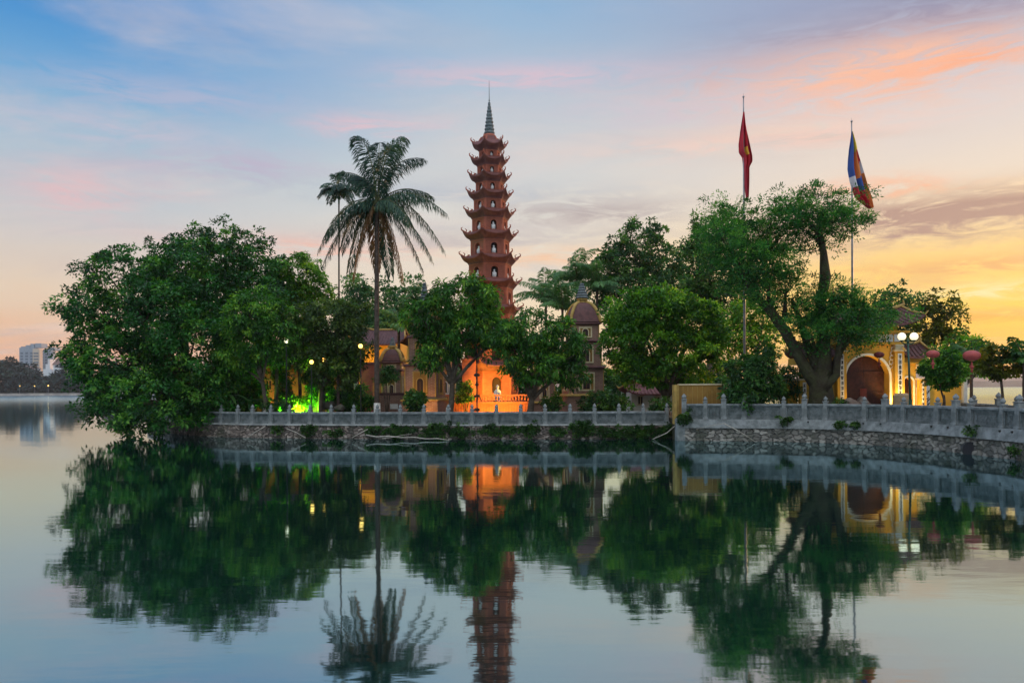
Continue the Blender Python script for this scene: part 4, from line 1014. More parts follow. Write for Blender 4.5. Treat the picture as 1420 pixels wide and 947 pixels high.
# ================================================================== LIGHTS AND LAMPS
def point(parent, loc, color, e, r=.12, spot=None, target=None):
    l = bpy.data.lights.new('bulb', 'SPOT' if spot else 'POINT'); l.energy = e; l.color = color; l.shadow_soft_size = r
    o = bpy.data.objects.new('bulb', l); COL.objects.link(o); o.parent = parent; o.location = Vector(loc)-parent.location
    if spot: l.spot_size = spot; l.spot_blend = .6; o.rotation_euler = (Vector(loc)-Vector(target)).to_track_quat('Z', 'Y').to_euler()
def floodlight(label, loc, target, color, e, m, spot=1.9):
    loc = Vector(loc); r = thing('floodlight', (loc.x, loc.y, loc.z), label, 'floodlight', 'garden floodlights')
    d = (Vector(target)-loc).normalized(); X = Matrix.Translation(loc+Vector((0,0,.22))) @ d.to_track_quat('-Y', 'Z').to_matrix().to_4x4()
    q = MB(); q.tube([loc, loc+Vector((0,0,.16))], .02, 6); q.build('bracket', M['black_metal'], r)
    q = MB(); q.xf = X; q.box(-.13, .13, -.04, .06, -.09, .09); q.build('housing', M['black_metal'], r)
    q = MB(); q.xf = X; q.box(-.11, .11, -.05, -.041, -.075, .075); q.build('lens', m, r)
    point(r, loc+Vector((0,0,.22))+d*.12, color, e, .08, spot, target)
OR = (1, .52, .05)
pz = at(690, 556, 53).z
floodlight('left one of the floodlights shining orange up the pagoda base', at(664, 557, 51.9), at(676, 528, 54.5), OR, 850, M['lampwarm'], 1.5)
def fl(label, px, Y, z, tpx, tpy, tY, color, e, m, spot=1.9):
    p = at(px, 570, Y); p.z = z; floodlight(label, p, at(tpx, tpy, tY), color, e, m, spot)
fl('right one of the floodlights shining orange up the pagoda base', 712, 51.9, at(700,557,52).z, 696, 528, 54.5, OR, 850, M['lampwarm'], 1.5)
fl('floodlight before the brick terrace washing its balusters orange', 705, 49.2, ZL, 690, 552, 51.3, OR, 700, M['lampwarm'], 2.3)
fl('floodlight left of the terrace steps near the slim dark post', 668, 49.2, ZL, 672, 552, 51.3, OR, 600, M['lampwarm'], 2.3)
GR_ = (.28, 1, .04)
fl('green floodlight at the foot of the lime lit trunk', 409, 49.3, ZL, 415, 530, 51, (.55,1,.05), 4200, M['lampgreen'], 2.0)
fl('green floodlight beside the thin trunk left of the lime glow', 361, 48.2, ZL, 364, 520, 49.2, GR_, 300, M['lampgreen'], 1.2)
fl('green floodlight among the shrubs right of the lime glow', 432, 49.5, ZL, 452, 535, 52, GR_, 700, M['lampgreen'], 1.8)
fl('green floodlight left of the lime glow under the shrubs', 392, 49.5, ZL, 396, 535, 51.5, (.1, 1, .12), 700, M['lampgreen'], 1.8)
fl('warm floodlight in the paving before the arched gate', 1190, 40.8, ZR, 1195, 470, 42, (1,.62,.15), 70, M['lampwarm'], 2.0)
fl('warm floodlight aimed at the yellow temple hall', 508, 59.5, ZL, 522, 470, 62, (1,.5,.1), 2200, M['lampwarm'], 1.6)
fl('small warm floodlight at the foot of the gate pillar', 1240.5, 41.2, ZR, 1243, 520, 41.8, (1,.62,.15), 260, M['lampwarm'], 1.8)
fl('small warm floodlight washing the side gate', 1262, 40.9, ZR, 1268, 520, 42, (1,.62,.15), 240, M['lampwarm'], 2.2)
fl('small warm floodlight before the ochre framed stupa', 576, 47.0, ZL, 590, 545, 48.6, (1,.5,.14), 160, M['lampwarm'], 1.9)
fl('warm floodlight at the ochre garden house wall', 380, 55.6, ZL, 385, 530, 57, (1,.45,.12), 220, M['lampwarm'], 2.4)
# double globe lamp
def lamp_double():
    Y = 38.8; b = at(1262.5, 575, Y); b.z = ZR; tz = at(1259, 473, Y).z; tp = at(1259, 473, Y)
    r = thing('street_lamp', b, 'dark green street lamp with two glowing globes before the gate', 'street lamp')
    q = MB(); q.lathe([(.13,0),(.13,.25),(.09,.32),(.075,.9),(.06,.95)], 12, tuple(b)); q.tube([b+Vector((0,0,.9)), tp], [.06,.042], 10); q.build('pole', M['green_metal'], r, True)
    q = MB(); 
    for s in (-1, 1): q.tube([tp+Vector((0,0,-.1)), tp+Vector((s*.15,0,-.15)), tp+Vector((s*.30,0,-.06)), tp+Vector((s*.30,0,.0))], .03, 7); q.lathe([(.06,-.02),(.11,.02),(.11,.05)], 10, tuple(tp+Vector((s*.30,0,.0))))
    q.lathe([(.05,-.1),(.07,0),(.03,.08),(.01,.16)], 8, tuple(tp)); q.build('arm', M['green_metal'], r, True)
    for s in (-1, 1):
        q = MB(); q.sphere(tp+Vector((s*.30,0,.22)), .195, 20, m=14); q.build('globe', M['globe'], r, True)
lamp_double()
def lamp_single(label, px, py, Y, m, e, col, rr=.2):
    tp = at(px, py, Y); b = Vector((tp.x, Y, ZL)); r = thing('garden_lamp', b, label, 'garden lamp')
    q = MB(); q.tube([b, tp-Vector((0,0,rr))], [.035,.025], 8); q.build('pole', M['black_metal'], r); q = MB(); q.sphere(tp, rr, 14); q.build('globe', m, r, True)
lamp_single('white glowing globe lamp high among the leaves on the left', 397, 473, 46.6, M['lampwhite'], 15, (1,.9,.7), .12)
lamp_single('yellow glowing globe lamp above the green lit shrubs', 432, 502, 46.8, M['lampwarm'], 30, (1,.7,.25), .12)
lamp_single('small amber lamp right of the yellow globe above the shrubs', 449, 499, 48.4, M['lampwarm'], 15, (1,.6,.2), .12)
lamp_single('bright amber globe lamp left of the coconut palm trunk', 500, 480, 47, M['lampwarm'], 30, (1,.55,.12), .13)
# slim dark post with box fittings
def fit_post():
    Y = 46.2; b = at(661.5, 575, Y); b.z = ZL; tz = at(661, 478, Y).z
    r = thing('fitting_post', b, 'slim black post with stacked dark fittings before the orange terrace', 'post')
    q = MB(); q.tube([b, Vector((b.x, Y, tz))], .045, 8); q.build('pole', M['black_metal'], r)
    for py, ww in ((520,.18),(533,.1),(549,.18),(568,.18)):
        z_ = at(661, py, Y).z; q = MB(); q.lathe([(.05,-.09),(ww*.9,-.07),(ww,0),(ww*.85,.06),(.05,.09)], 10, (b.x, Y, z_)); q.build('fitting', M['black_metal'], r)
fit_post()
# ================================================================== LANTERNS
def cable_at(x): return None
ca = at(1200, 476, 40.5); cb = at(1362, 470, 34.0)
lanterns = [(1219,492,1,'dark red oval lantern hanging before the arched gate door'),(1293.5,491,0,'red oval lantern hanging over the round topiary tree'),(1347.5,493,0,'pinkish red lantern hanging right of the topiary before the sunset')]
q = MB(); P = []
for k in range(25):
    f = k/24; p = ca.lerp(cb, f); p.z -= .25*math.sin(PI*f); P.append(p)
q.tube(P, .008, 4); o = q.build('hanging_cable', M['black_metal']); tag(o, 'thin cable strung before the gate from which the lanterns hang', 'cable')
def lantern(px, py, dark, label):
    def near(px):
        best = min(P, key=lambda p: abs(F*p.x/p.y+CX-px)); return best
    nb_ = near(px); c = at(px, py, nb_.y); s = .33 if px > 1330 else (.26 if not dark else .22)
    r = thing('lantern', c, label, 'lantern', 'red lanterns hanging before the gate')
    m = M['darklantern'] if dark else M['lantern']
    q = MB(); n = 20; pr = [(s*math.sin(PI*(k+.6)/(n/2+1.2))*1.0+.03, -s*.68*math.cos(PI*(k+.6)/(n/2+1.2))) for k in range(int(n/2)+1)]
    vs = []; fs = []; N = 36
    for rr, zz_ in pr:
        for i in range(N): a = 2*PI*i/N; rb_ = rr*(1-.035*(i % 2)); vs.append((c.x+rb_*math.cos(a), c.y+rb_*math.sin(a), c.z+zz_))
    for k in range(len(pr)-1):
        for i in range(N): j = (i+1) % N; fs.append((k*N+i, k*N+j, (k+1)*N+j, (k+1)*N+i))
    q.add(vs, fs); q.build('shade', m, r, True)
    q = MB(); q.lathe([(.10,s*.62),(.10,s*.72)], 12, tuple(c)); q.lathe([(.10,-s*.74),(.10,-s*.62)], 12, tuple(c)); q.build('rim', M['gold'], r)
    q = MB(); q.lathe([(.09,-.30),(.10,-.24),(.05,-.20),(.03,-.05),(.01,0)], 8, (c.x, c.y, c.z-s*.72)); q.tube([(c.x, c.y, c.z-s*.72-.30), (c.x, c.y, c.z-s*.72-.5)], [.05,.03], 6); q.build('tassel', m, r, True)
    q = MB(); q.tube([c+Vector((0,0,s*.7)), Vector((c.x, c.y, nb_.z))], .008, 4); q.build('cord', M['black_metal'], r)
for l_ in lanterns: lantern(*l_)
# ================================================================== FLAGS
def flag(label, px, ytop, ybot, Y, edges, mats, pattern, zb, extra=None):
    tp = at(px, ytop, Y); b = at(px+2, ybot, Y); b.z = zb; b.x = at(px+1.5, 500, Y).x
    r = thing('flagpole', b, label, 'flagpole'); q = MB(); q.tube([b, b.lerp(tp, .5), tp], [.07,.06,.03], 8); q.sphere(tp+Vector((0,0,.05)), .06, 8); q.tube([tp, tp+Vector((0,0,.25))], [.012,.005], 5); q.build('pole', M['pole'], r, True)
    ys = [e[0] for e in edges]; q = MB(); nv, nu = 44, 22; G = []
    for j in range(nv+1):
        yy = ys[0]+(ys[-1]-ys[0])*j/nv; l = np.interp(yy, ys, [e[1] for e in edges]); rr = np.interp(yy, ys, [e[2] for e in edges]); v = j/nv
        for i in range(nu+1):
            u = i/nu; p = at(l+(rr-l)*(u+.035*math.sin(u*19+v*3)*u*(1-u)*4), yy, Y); G.append((p.x, Y-.07+.22*math.sin(u*15+v*2.5)*min(1, v*4+.1)-.10*v, p.z))
    o = 0
    for j in range(nv):
        for i in range(nu):
            a = j*(nu+1)+i; q.cur = pattern(i/nu, j/nv); q.f.append([a, a+1, a+nu+2, a+nu+1]); q.mi.append(q.cur)
    q.v = G; fo = q.build('flag', mats, r, True)
    if extra: extra(r)
    return r
def redpat(u, v): return 1 if (.40 < v < .50 and .40 < u < .62) else 0
flag('tall flagpole with a limp red flag rising behind the feathery tree', 1031, 136, 560, 43, [(156,1030,1032),(175,1027.5,1034),(200,1024.5,1038.5),(212,1025,1040.5),(218,1029.5,1041.5),(226,1030.5,1041.5),(234,1031,1037),(255,1032,1036.5),(276,1034,1035.5)], [M['flag_red'], M['flag_yellow']], redpat, ZL)
def budpat(u, v):
    if u < .28: return [2,2,2,2,3,0,0][min(6, int(v*7))]
    s = v*6+u*.8
    k = int(s)
    if k == 0: return 2 if u < .5 else 1
    if k == 1: return 2 if u < .5 else 1
    if k == 2: return 0 if u > .6 else 4
    if k == 3: return 3 if u > .65 else 4
    if k == 4: return [1,2,2,4][min(3, int(u*4))]
    if k == 5: return [1,0,0,3,4][min(4, int(u*5))]
    return 4
flag('flagpole with a multicoloured striped flag above the right of the feathery tree', 1181, 170, 560, 43, [(183,1180,1182),(200,1178.5,1186.5),(220,1176.5,1190.5),(235,1176,1194),(252,1179,1198),(262,1182,1200.5),(275,1186,1204.5),(290,1203,1207.5)], [M['flag_red'], M['flag_yellow'], M['flag_blue'], M['flag_white'], M['flag_orange']], budpat, ZR)
# ================================================================== TREES
def BR(*a, **k): return tree(*a, **k)
tree('banyan_tree', 'huge dark green tree leaning out over the water at the far left', 'tree', 268, 50, ZL,
     [(116,432,38,34,47),(174,398,58,50,49),(146,498,48,50,47),(156,556,46,42,46),(215,450,66,66,48),(200,560,60,42,45.5),(262,490,62,62,48),(255,408,62,62,51),(285,555,48,40,48),(180,520,60,60,47)],
     M['lf_banyan'], .55, seed=21, dens=.95, puff=.50, per=60, leaf=.20, inside=.25, rag=.36)
tree('broadleaf_tree', 'tall rounded dark tree rising behind the overhanging one on the left', 'tree', 315, 55, ZL,
     [(258,368,50,48,55),(312,362,54,46,56),(352,388,42,42,55),(300,400,62,60,54),(350,430,50,50,53)], M['lf_banyan'], .4, seed=22, dens=.85, puff=.5, per=58, leaf=.20, rag=.36)
tree('broadleaf_tree', 'fine leaved green tree with a whitewashed trunk foot left of the green glow', 'tree', 368, 47.5, ZL,
     [(355,438,40,36),(338,475,42,38),(385,460,36,36),(365,490,36,22),(318,505,34,34,48)], M['lf_mid'], .13, seed=23, white=.8, puff=.4, per=56, leaf=.19, droop=.8, fork=.75, aspect=.3)
tree('broadleaf_tree', 'bright topped round tree between the left grove and the coconut palm', 'tree', 412, 58, ZL,
     [(415,386,36,36),(395,400,28,30),(430,412,32,32),(412,440,36,36)], M['lf_bright'], .25, seed=24, puff=.42, per=56, leaf=.18)
tree('broadleaf_tree', 'olive green bushy tree above the green lit shrubs', 'tree', 444, 48.6, ZL,
     [(425,450,34,34),(460,446,36,34),(480,480,34,40),(435,490,40,30),(490,440,22,26,52),(468,515,34,26)], M['lf_olive'], .13, seed=25, puff=.42, per=52, leaf=.18, droop=.7, fork=.7)
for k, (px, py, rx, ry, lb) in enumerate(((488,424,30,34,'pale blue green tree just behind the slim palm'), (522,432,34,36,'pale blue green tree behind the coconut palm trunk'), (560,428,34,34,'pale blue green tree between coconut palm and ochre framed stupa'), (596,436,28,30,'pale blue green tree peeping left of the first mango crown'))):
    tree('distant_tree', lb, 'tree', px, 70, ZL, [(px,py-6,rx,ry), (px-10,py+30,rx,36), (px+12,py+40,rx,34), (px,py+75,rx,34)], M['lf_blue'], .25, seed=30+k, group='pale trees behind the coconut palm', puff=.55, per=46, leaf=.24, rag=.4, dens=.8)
tree('mango_tree', 'mango tree with a dark forked trunk in front of the pagoda', 'tree', 623, 46.3, ZL,
     [(640,418,40,34),(607,440,32,34),(584,438,26,26),(594,490,22,26),(668,424,26,32),(655,458,44,32),(612,478,28,26),(694,462,22,24),(692,470,26,20)], M['lf_mid'], .17, seed=26, white=.8, puff=.42, per=58, leaf=.23, droop=.9, aspect=.26, fork=.55)
tree('mango_tree', 'wide mango tree right of the orange terrace', 'tree', 733, 45.6, ZL,
     [(742,464,40,34),(772,478,38,34),(708,482,32,36),(755,505,52,30),(730,514,28,22),(794,512,26,26)], M['lf_mid'], .20, seed=27, puff=.42, per=58, leaf=.22, droop=.9, aspect=.27, fork=.4)
tree('longan_tree', 'dense rounded bright green tree right of the tall stupa', 'tree', 925, 48, ZL,
     [(884,438,44,36),(925,434,50,34),(965,448,36,38),(870,474,36,44),(905,480,50,44),(955,492,46,46),(888,515,36,30),(985,470,22,30)], M['lf_bright'], .24, seed=28, puff=.40, per=62, leaf=.18, droop=.5, fork=.45)
tree('tall_tree', 'tall dark pointed tree behind the rounded bright green one', 'tree', 885, 72, ZL,
     [(888,340,34,36),(868,372,38,34),(912,368,32,34),(845,388,30,40),(885,410,60,44),(930,400,28,34)], M['lf_dark'], .35, seed=29, puff=.55, per=52, leaf=.25, rag=.42, dens=.8)
tree('tall_tree', 'dark leafy tree left behind the feathery leaning tree', 'tree', 985, 58, ZL,
     [(988,330,32,36),(968,365,28,36),(990,385,34,40),(968,415,26,28),(1010,420,30,36)], M['lf_dark'], .3, seed=31, puff=.46, per=54, leaf=.2, rag=.4)
tree('backlit_tree', 'yellow green backlit tree behind the left flagpole foot', 'tree', 1042, 54, ZL,
     [(1030,445,28,30),(1050,470,32,26),(1022,480,28,30),(1060,438,18,22)], M['lf_bright'], .2, seed=32, puff=.42, per=50, leaf=.19, rag=.4, dens=.75)
tree('dark_bush', 'big dark rounded bush hanging over the railing before the leaning tree', 'bush', 1045, 40.9, ZL,
     [(1040,520,34,30),(1062,530,26,26),(1022,540,22,22),(1035,552,28,20,40.4),(1058,505,20,18)], M['lf_dark'], .1, seed=33, puff=.34, per=60, leaf=.17, fork=.3)
# leaning feathery tree
def leaning_tree():
    Y = 40.2; zb = ZR; b = at(1140, 575, Y); b.z = zb
    r = thing('leaning_tree', b, 'old mossy tree with feathery foliage and a thick limb leaning left before the gate', 'tree')
    lobes = [(1015,304,30,20),(1000,330,28,30),(1040,335,46,30),(1022,370,40,36),(1065,365,38,32),(1082,325,32,28),(1045,395,36,22),(1140,294,46,26),(1110,300,34,30),(1170,306,28,20),(1120,325,32,20),
             (1100,432,34,30),(1140,425,30,24),(1125,465,28,26),(1190,436,44,30),(1210,450,30,26),(1172,462,32,22),(1090,395,28,22,39.8),(1165,410,24,16)]
    LB = [lob(*(l if len(l) > 4 else (*l, Y+random.Random(i).uniform(-1.2, 1.2)))) for i, l in enumerate(lobes)]
    crown(r, LB, M['lf_feather'], puff=.30, per=66, leaf=.135, dens=.68, seed=41, droop=-.1, inside=.35, aspect=.28, rag=.9, spread=1.5)
    q = MB(); A = lambda px, py, dy=0: at(px, py, Y+dy)
    q.tube([b-Vector((0,0,.3)), b+Vector((0,0,.25)), A(1140,550), A(1138,530), A(1136,515)], [1.0,.74,.62,.54,.42], 14, .09)
    q.tube([A(1142,548), A(1122,518), A(1105,488), A(1088,458), A(1066,428), A(1043,406), A(1030,385)], [.38,.30,.26,.24,.20,.15,.09], 12, .16)
    q.tube([A(1140,540), A(1142,500), A(1141,460,.1), A(1138,420,.1), A(1144,385), A(1142,350), A(1136,318), A(1140,290)], [.46,.36,.29,.25,.26,.18,.13,.06], 12, .16)
    q.tube([A(1145,535), A(1158,505), A(1166,485), A(1185,462), A(1196,440)], [.26,.19,.15,.10,.05], 9, .12)
    q.tube([A(1142,540,-.4), A(1160,520,-.4), A(1163,480,-.4), A(1180,455)], [.24,.18,.14,.06], 8, .08)
    q.tube([A(1138,520), A(1120,480,.4), A(1108,440,.4), A(1098,415)], [.3,.2,.14,.06], 8, .08)
    rg = random.Random(8)
    src = {0:(1043,406),1:(1030,385),2:(1043,406),3:(1043,406),4:(1066,428),5:(1043,400),6:(1055,415),7:(1140,318),8:(1138,330),9:(1140,318),10:(1142,345),11:(1108,440),12:(1140,430),13:(1130,490),14:(1185,462),15:(1185,462),16:(1170,485),17:(1088,440),18:(1142,440)}
    for i, (c, rr) in enumerate(LB):
        s = A(*src[i]); c = Vector(c); cp = bez(s, s.lerp(c, .5)+Vector((0,0,.3)), c, 6); q.tube(cp, [.12,.10,.085,.065,.05,.035], 6)
        for k in range(7):
            e = c+Vector((rg.uniform(-1,1)*rr[0]*.95, rg.uniform(-1,1)*rr[1]*.9, rg.uniform(-.5,1)*rr[2]*.95)); q.tube(bez(cp[3], cp[3].lerp(e,.5)+Vector((0,0,.1)), e, 4), [.04,.03,.02,.01], 5)
    q.build('trunk', M['mossbark'], r, True)
    # arching sprays that break the outline
    rng = np.random.default_rng(9); pos = []; dr = []; nr = []; ln = []
    for c, rr in LB:
        c = np.array(c); rr = np.array(rr)
        for k in range(34):
            u = rng.normal(size=3); u[2] = abs(u[2])*1.0+.15; u /= np.linalg.norm(u); s = c+u*rr*.85; d = u*np.array([1.2,1.2,.9])+rng.normal(size=3)*.25; d /= np.linalg.norm(d); Ls = rng.uniform(.5, .95)
            for j in range(16):
                f = j/15; p = s+d*Ls*f+np.array([0,0,-.28*f*f*Ls])
                for sg in (-1, 1):
                    sd_ = np.cross(d, rng.normal(size=3)); sd_ /= np.linalg.norm(sd_); dd = sd_*.9+d*.6; dd /= np.linalg.norm(dd); pos.append(p); dr.append(dd); nr.append(rng.normal(size=3)+np.array([0,0,1])); ln.append(.12*(1-.4*f))
    leafmesh('spray', np.array(pos), np.array(dr), unit(np.array(nr)), np.array(ln), np.array(ln)*.32, rng.uniform(.2, .9, len(pos)), M['lf_feather'], r)
leaning_tree()
tree('dark_tree', 'small dark tree behind the gate roof left of the reddish one', 'tree', 1250, 60, ZR, [(1246,412,24,20),(1262,430,24,20),(1238,440,26,26),(1262,460,26,24)], M['lf_dark'], .15, seed=51, puff=.42, per=46, leaf=.2, rag=.5, dens=.65)
tree('sparse_tree', 'thin leaved tree glowing against the orange sky behind the gate', 'tree', 1296, 50, ZR, [(1302,432,28,24),(1285,448,24,24),(1318,450,22,22),(1296,470,32,22),(1322,472,18,16)], M['lf_back'], .14, seed=52, puff=.38, per=44, leaf=.19, rag=.5, dens=.62, inside=.45)
tree('topiary_tree', 'clipped round topiary tree in a pale pot behind the right railing', 'tree', 1309, 37.6, ZR+.5, [(1308,512,30,28)], M['lf_mid'], .07, seed=53, puff=.24, per=64, leaf=.12, fork=.2, rag=.1, inside=.6, dens=1.7)
p = at(1309, 575, 37.6); q = MB(); q.lathe([(.22,0),(.3,.06),(.36,.4),(.42,.5),(.42,.56),(.36,.56)], 16, (p.x, p.y, ZR)); o = q.build('plant_pot', M['pot'], None, True); tag(o, 'pale glazed pot holding the round topiary tree', 'pot'); base_on_ground(o, (p.x, p.y, ZR))
tree('young_tree', 'slim young tree with loose leaves against the orange water near the right edge', 'tree', 1388, 35.2, ZR, [(1386,495,18,16),(1376,508,14,12),(1400,510,16,12),(1390,518,20,10)], M['lf_back'], .06, seed=54, puff=.24, per=46, leaf=.16, rag=.5, fork=.8, dens=.8, inside=.4)
tree('round_bush', 'yellow green bushy tree behind the third lantern', 'tree', 1338, 45, ZR, [(1335,482,22,18),(1352,490,20,16),(1345,508,24,15),(1365,510,14,12),(1322,500,14,16)], M['lf_bright'], .12, seed=55, puff=.3, per=44, leaf=.17, rag=.5, dens=.75, fork=.6)
# palms
def T2(px, py, Y, dy): p = at(px, py, Y); p.y += dy; return p
Yc = 46.0; ctr = at(523, 283, Yc); fr_ = []
rg = random.Random(4)
cc = lambda x_, y_: (430+x_/3.786, 170+y_/3.788)
tips = [((270,110),.2),((348,68),.1),((500,98),.3),((572,150),.4),((612,335),1.3),((716,492),1.7),((700,668),2.2),((642,720),1.8),((588,775),1.7),((490,835),1.5),((395,770),1.0),((240,812),1.6),((180,770),1.8),((65,750),2.2),((40,572),1.9),((62,680),2.1),((116,230),.9),((210,260),.8),((425,80),.2),((310,720),1.1),((545,560),1.3),((130,640),1.9)]
for (tx, ty), ar in tips:
    X0, Y0 = cc(tx, ty); dist = math.hypot(X0-523, Y0-283)/F*Yc; miss = max(.5, math.sqrt(max(0, 4.6**2-dist**2)))
    dy = rg.choice((-1, 1))*min(miss, 3.2)*rg.uniform(.3, .9)
    fr_.append((T2(X0, Y0, Yc, dy), ar))
palm('coconut_palm', 'tall coconut palm with a full crown and whitewashed foot left of the pagoda', 523, Yc, ZL, ctr, fr_, M['lf_palm'], trunk=.155, ll=.98, nl=84, seed=61, dry=(9,11,19), white=1.1, nuts=7, bend=-.05, wid=.052, droop=.85, vee=.25)
Ya = 54; ca_ = at(470, 268, Ya); fa = []
for k in range(15):
    a = 2*PI*k/15+.2; L_ = 1.35; fa.append((ca_+Vector((L_*math.cos(a), L_*math.sin(a), .35*math.sin(k*2.3)-.1)), .75))
fa += [(ca_+Vector((.25,0,1.4)), .1), (ca_+Vector((-.3,.2,1.2)), .1)]
palm('areca_palm', 'very slim small crowned palm beside the left of the coconut palm', 470, Ya, ZL, at(470, 280, Ya), fa, M['lf_palm'], trunk=.065, ll=.55, nl=34, seed=62, wid=.05, droop=.5, shaft=.5)
def fanpalm(label, px, py, Y, R_, n, seed, m, zb=ZL, trunk=.14, group=None, ll=.7, up=.3, nl=34, name='royal_palm'):
    c = at(px, py, Y); rg = random.Random(seed); fr = []
    for k in range(n):
        a = 2*PI*k/n+rg.uniform(-.2,.2); e = rg.uniform(-.35, .95); fr.append((c+Vector((R_*math.cos(a)*math.cos(e*.9), R_*math.sin(a)*math.cos(e*.9), R_*math.sin(e)+up-.3)), R_*.35))
    return palm(name, label, px, Y, zb, c-Vector((0,0,.3)), fr, m, trunk=trunk, ll=ll, nl=nl, seed=seed, wid=.085, droop=.6, group=group)
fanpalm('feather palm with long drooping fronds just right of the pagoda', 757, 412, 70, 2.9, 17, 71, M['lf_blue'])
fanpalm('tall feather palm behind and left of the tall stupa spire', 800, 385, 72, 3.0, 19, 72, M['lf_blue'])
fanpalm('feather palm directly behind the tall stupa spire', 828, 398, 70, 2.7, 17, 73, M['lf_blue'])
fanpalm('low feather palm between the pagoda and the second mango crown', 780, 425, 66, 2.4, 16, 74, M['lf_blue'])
fanpalm('dark spiky palm under the third lantern', 1347, 496, 41.5, 1.1, 13, 75, M['lf_dark'], ZR, .09, ll=.4, nl=22, name='small_palm')
fanpalm('spiky palm cut by the right edge of the picture', 1420, 492, 34.5, .95, 15, 76, M['lf_dark'], ZR, .08, ll=.35, nl=24, name='small_palm')
fanpalm('feather palm behind the ochre framed stupa', 553, 452, 60, 1.8, 15, 77, M['lf_blue'], nl=26, ll=.5)
# green lit palm trunk and garden shrubs
def shrub(label, px, py, rx, ry, Y, m, seed, name='shrub', zb=None, leaf=.14, group='garden shrubs behind the railing', puff=.26, dens=.9):
    zb = ZL if zb is None else zb; c = at(px, py, Y); b = Vector((c.x, Y, zb)); r = thing(name, b, label, 'shrub', group)
    L_ = [lob(px, py, rx, ry, Y), lob(px-rx*.45, py+ry*.3, rx*.6, ry*.7, Y), lob(px+rx*.45, py+ry*.25, rx*.6, ry*.7, Y-.2)]
    crown(r, L_, m, puff=puff, per=44, leaf=leaf, dens=dens, seed=seed, rag=.4); q = MB()
    for l in L_: q.tube([b-Vector((0,0,.05)), b.lerp(Vector(l[0]), .5)+Vector((.03,0,0)), Vector(l[0])], [.05,.035,.015], 6)
    q.build('stem', M['bark'], r, True); return r
shrub('lime lit low shrub around the brightest green glow', 408, 560, 20, 12, 50.2, M['lf_bright'], 81)
shrub('green lit leafy shrub left of the lime glow', 396, 548, 9, 18, 50.6, M['lf_mid'], 82)
shrub('green lit shrub right of the lime trunk', 436, 545, 9, 18, 50.8, M['lf_mid'], 83)
shrub('green tinted shrub beside the twin trunks in the left garden', 455, 541, 11, 17, 51.5, M['lf_mid'], 84)
shrub('tall dark shrub screening the left window of the ochre house', 352, 540, 18, 24, 50.5, M['lf_mid'], 181)
shrub('tall dark shrub left of the lamp among the left trunks', 392, 520, 14, 16, 51, M['lf_mid'], 182)
shrub('tall dark shrub screening the right end of the ochre house', 440, 520, 18, 18, 52, M['lf_mid'], 183)
shrub('dark low shrub under the thin leaved tree on the left', 385, 566, 18, 11, 47.6, M['lf_dark'], 85)
shrub('dark shrub before the brown brick garden wall', 577, 556, 11, 16, 46.2, M['lf_dark'], 86, leaf=.2)
shrub('dark shrub right of the second mango trunk', 765, 560, 13, 14, 45.9, M['lf_dark'], 87)
shrub('broad dark hedge shrub at the foot of the tall stupa', 826, 558, 22, 14, 46.5, M['lf_dark'], 88)
shrub('dark shrub between the tall stupa and the white shrine', 858, 561, 16, 12, 46.8, M['lf_dark'], 89)
shrub('dark shrub left of the coconut palm foot', 500, 553, 16, 18, 49.5, M['lf_mid'], 90)
shrub('dark shrub right of the coconut palm foot before the brick wall', 536, 520, 14, 12, 49.2, M['lf_dark'], 91)
shrub('dark shrub in the middle of the left garden', 475, 558, 16, 13, 50, M['lf_dark'], 92)
shrub('dark shrub by the railing under the big overhanging tree', 300, 560, 22, 16, 49.5, M['lf_dark'], 93)
shrub('second dark shrub further right under the big overhanging tree', 335, 562, 16, 12, 48.5, M['lf_dark'], 94)
shrub('yellow lit shrub before the dark red brick block', 645, 545, 12, 14, 50.2, M['lf_bright'], 95)
shrub('dark shrub beside the ochre end wall and white shrine', 945-28, 563, 14, 10, 46, M['lf_dark'], 96)
shrub('dark ivy like shrub left of the gate behind the leaning trunk', 1095, 535, 24, 26, 42.6, M['lf_dark'], 97, zb=ZR)
shrub('dark leafy shrub hugging the base of the leaning trunk', 1163, 562, 18, 8, 39.8, M['lf_dark'], 98, zb=ZR, leaf=.1)
# dark hedge added at the back to fill bright gaps between trunks with darkness
for k, px in enumerate(range(270, 1010, 46)):
    c = at(px, 555, 66+2*math.sin(k)); r = shrub('part of the dense hedge added to darken the gaps between trunks at the back of the garden', px, 540, 34, 34, 66+2*math.sin(k), M['lf_dark'], 200+k, name='filler_hedge_bush', leaf=.26, group='added back hedge of the garden', puff=.5, dens=.8)
# trunks lit green
def bare_trunk(label, px0, px1, ytop, Y, r0, m, name='slim_trunk'):
    b = at(px0, 575, Y); b.z = ZL; t_ = at(px1, ytop, Y); r = thing(name, b, label, 'tree'); q = MB(); q.tube([b-Vector((0,0,.1)), b.lerp(t_, .5)+Vector((.05,0,0)), t_], [r0*1.2, r0, r0*.8], 9, .06); q.build('trunk', M[m], r, True)
    L_ = [(tuple(t_+Vector((.0,0,.2))), (.8,.8,.5)), (tuple(t_+Vector((.5,.3,.4))), (.7,.7,.5))]; crown(r, L_, M['lf_mid'], puff=.3, per=40, leaf=.18, seed=int(px0), rag=.4)
bare_trunk('slim pale trunk lit lime green in the left garden', 416, 414, 500, 50.9, .11, 'palmbark')
bare_trunk('thin trunk edged with green light beside the whitewashed one', 364, 363, 500, 49.6, .07, 'palmbark')
bare_trunk('first of two close brown trunks right of the lime glow', 442, 444, 500, 49.9, .10, 'bark')
bare_trunk('dark upright trunk before the ochre house wall', 381, 384, 498, 49, .12, 'bark')
bare_trunk('short pale trunk among dark shrubs left of the coconut palm', 468, 468, 515, 48.5, .09, 'palmbark')
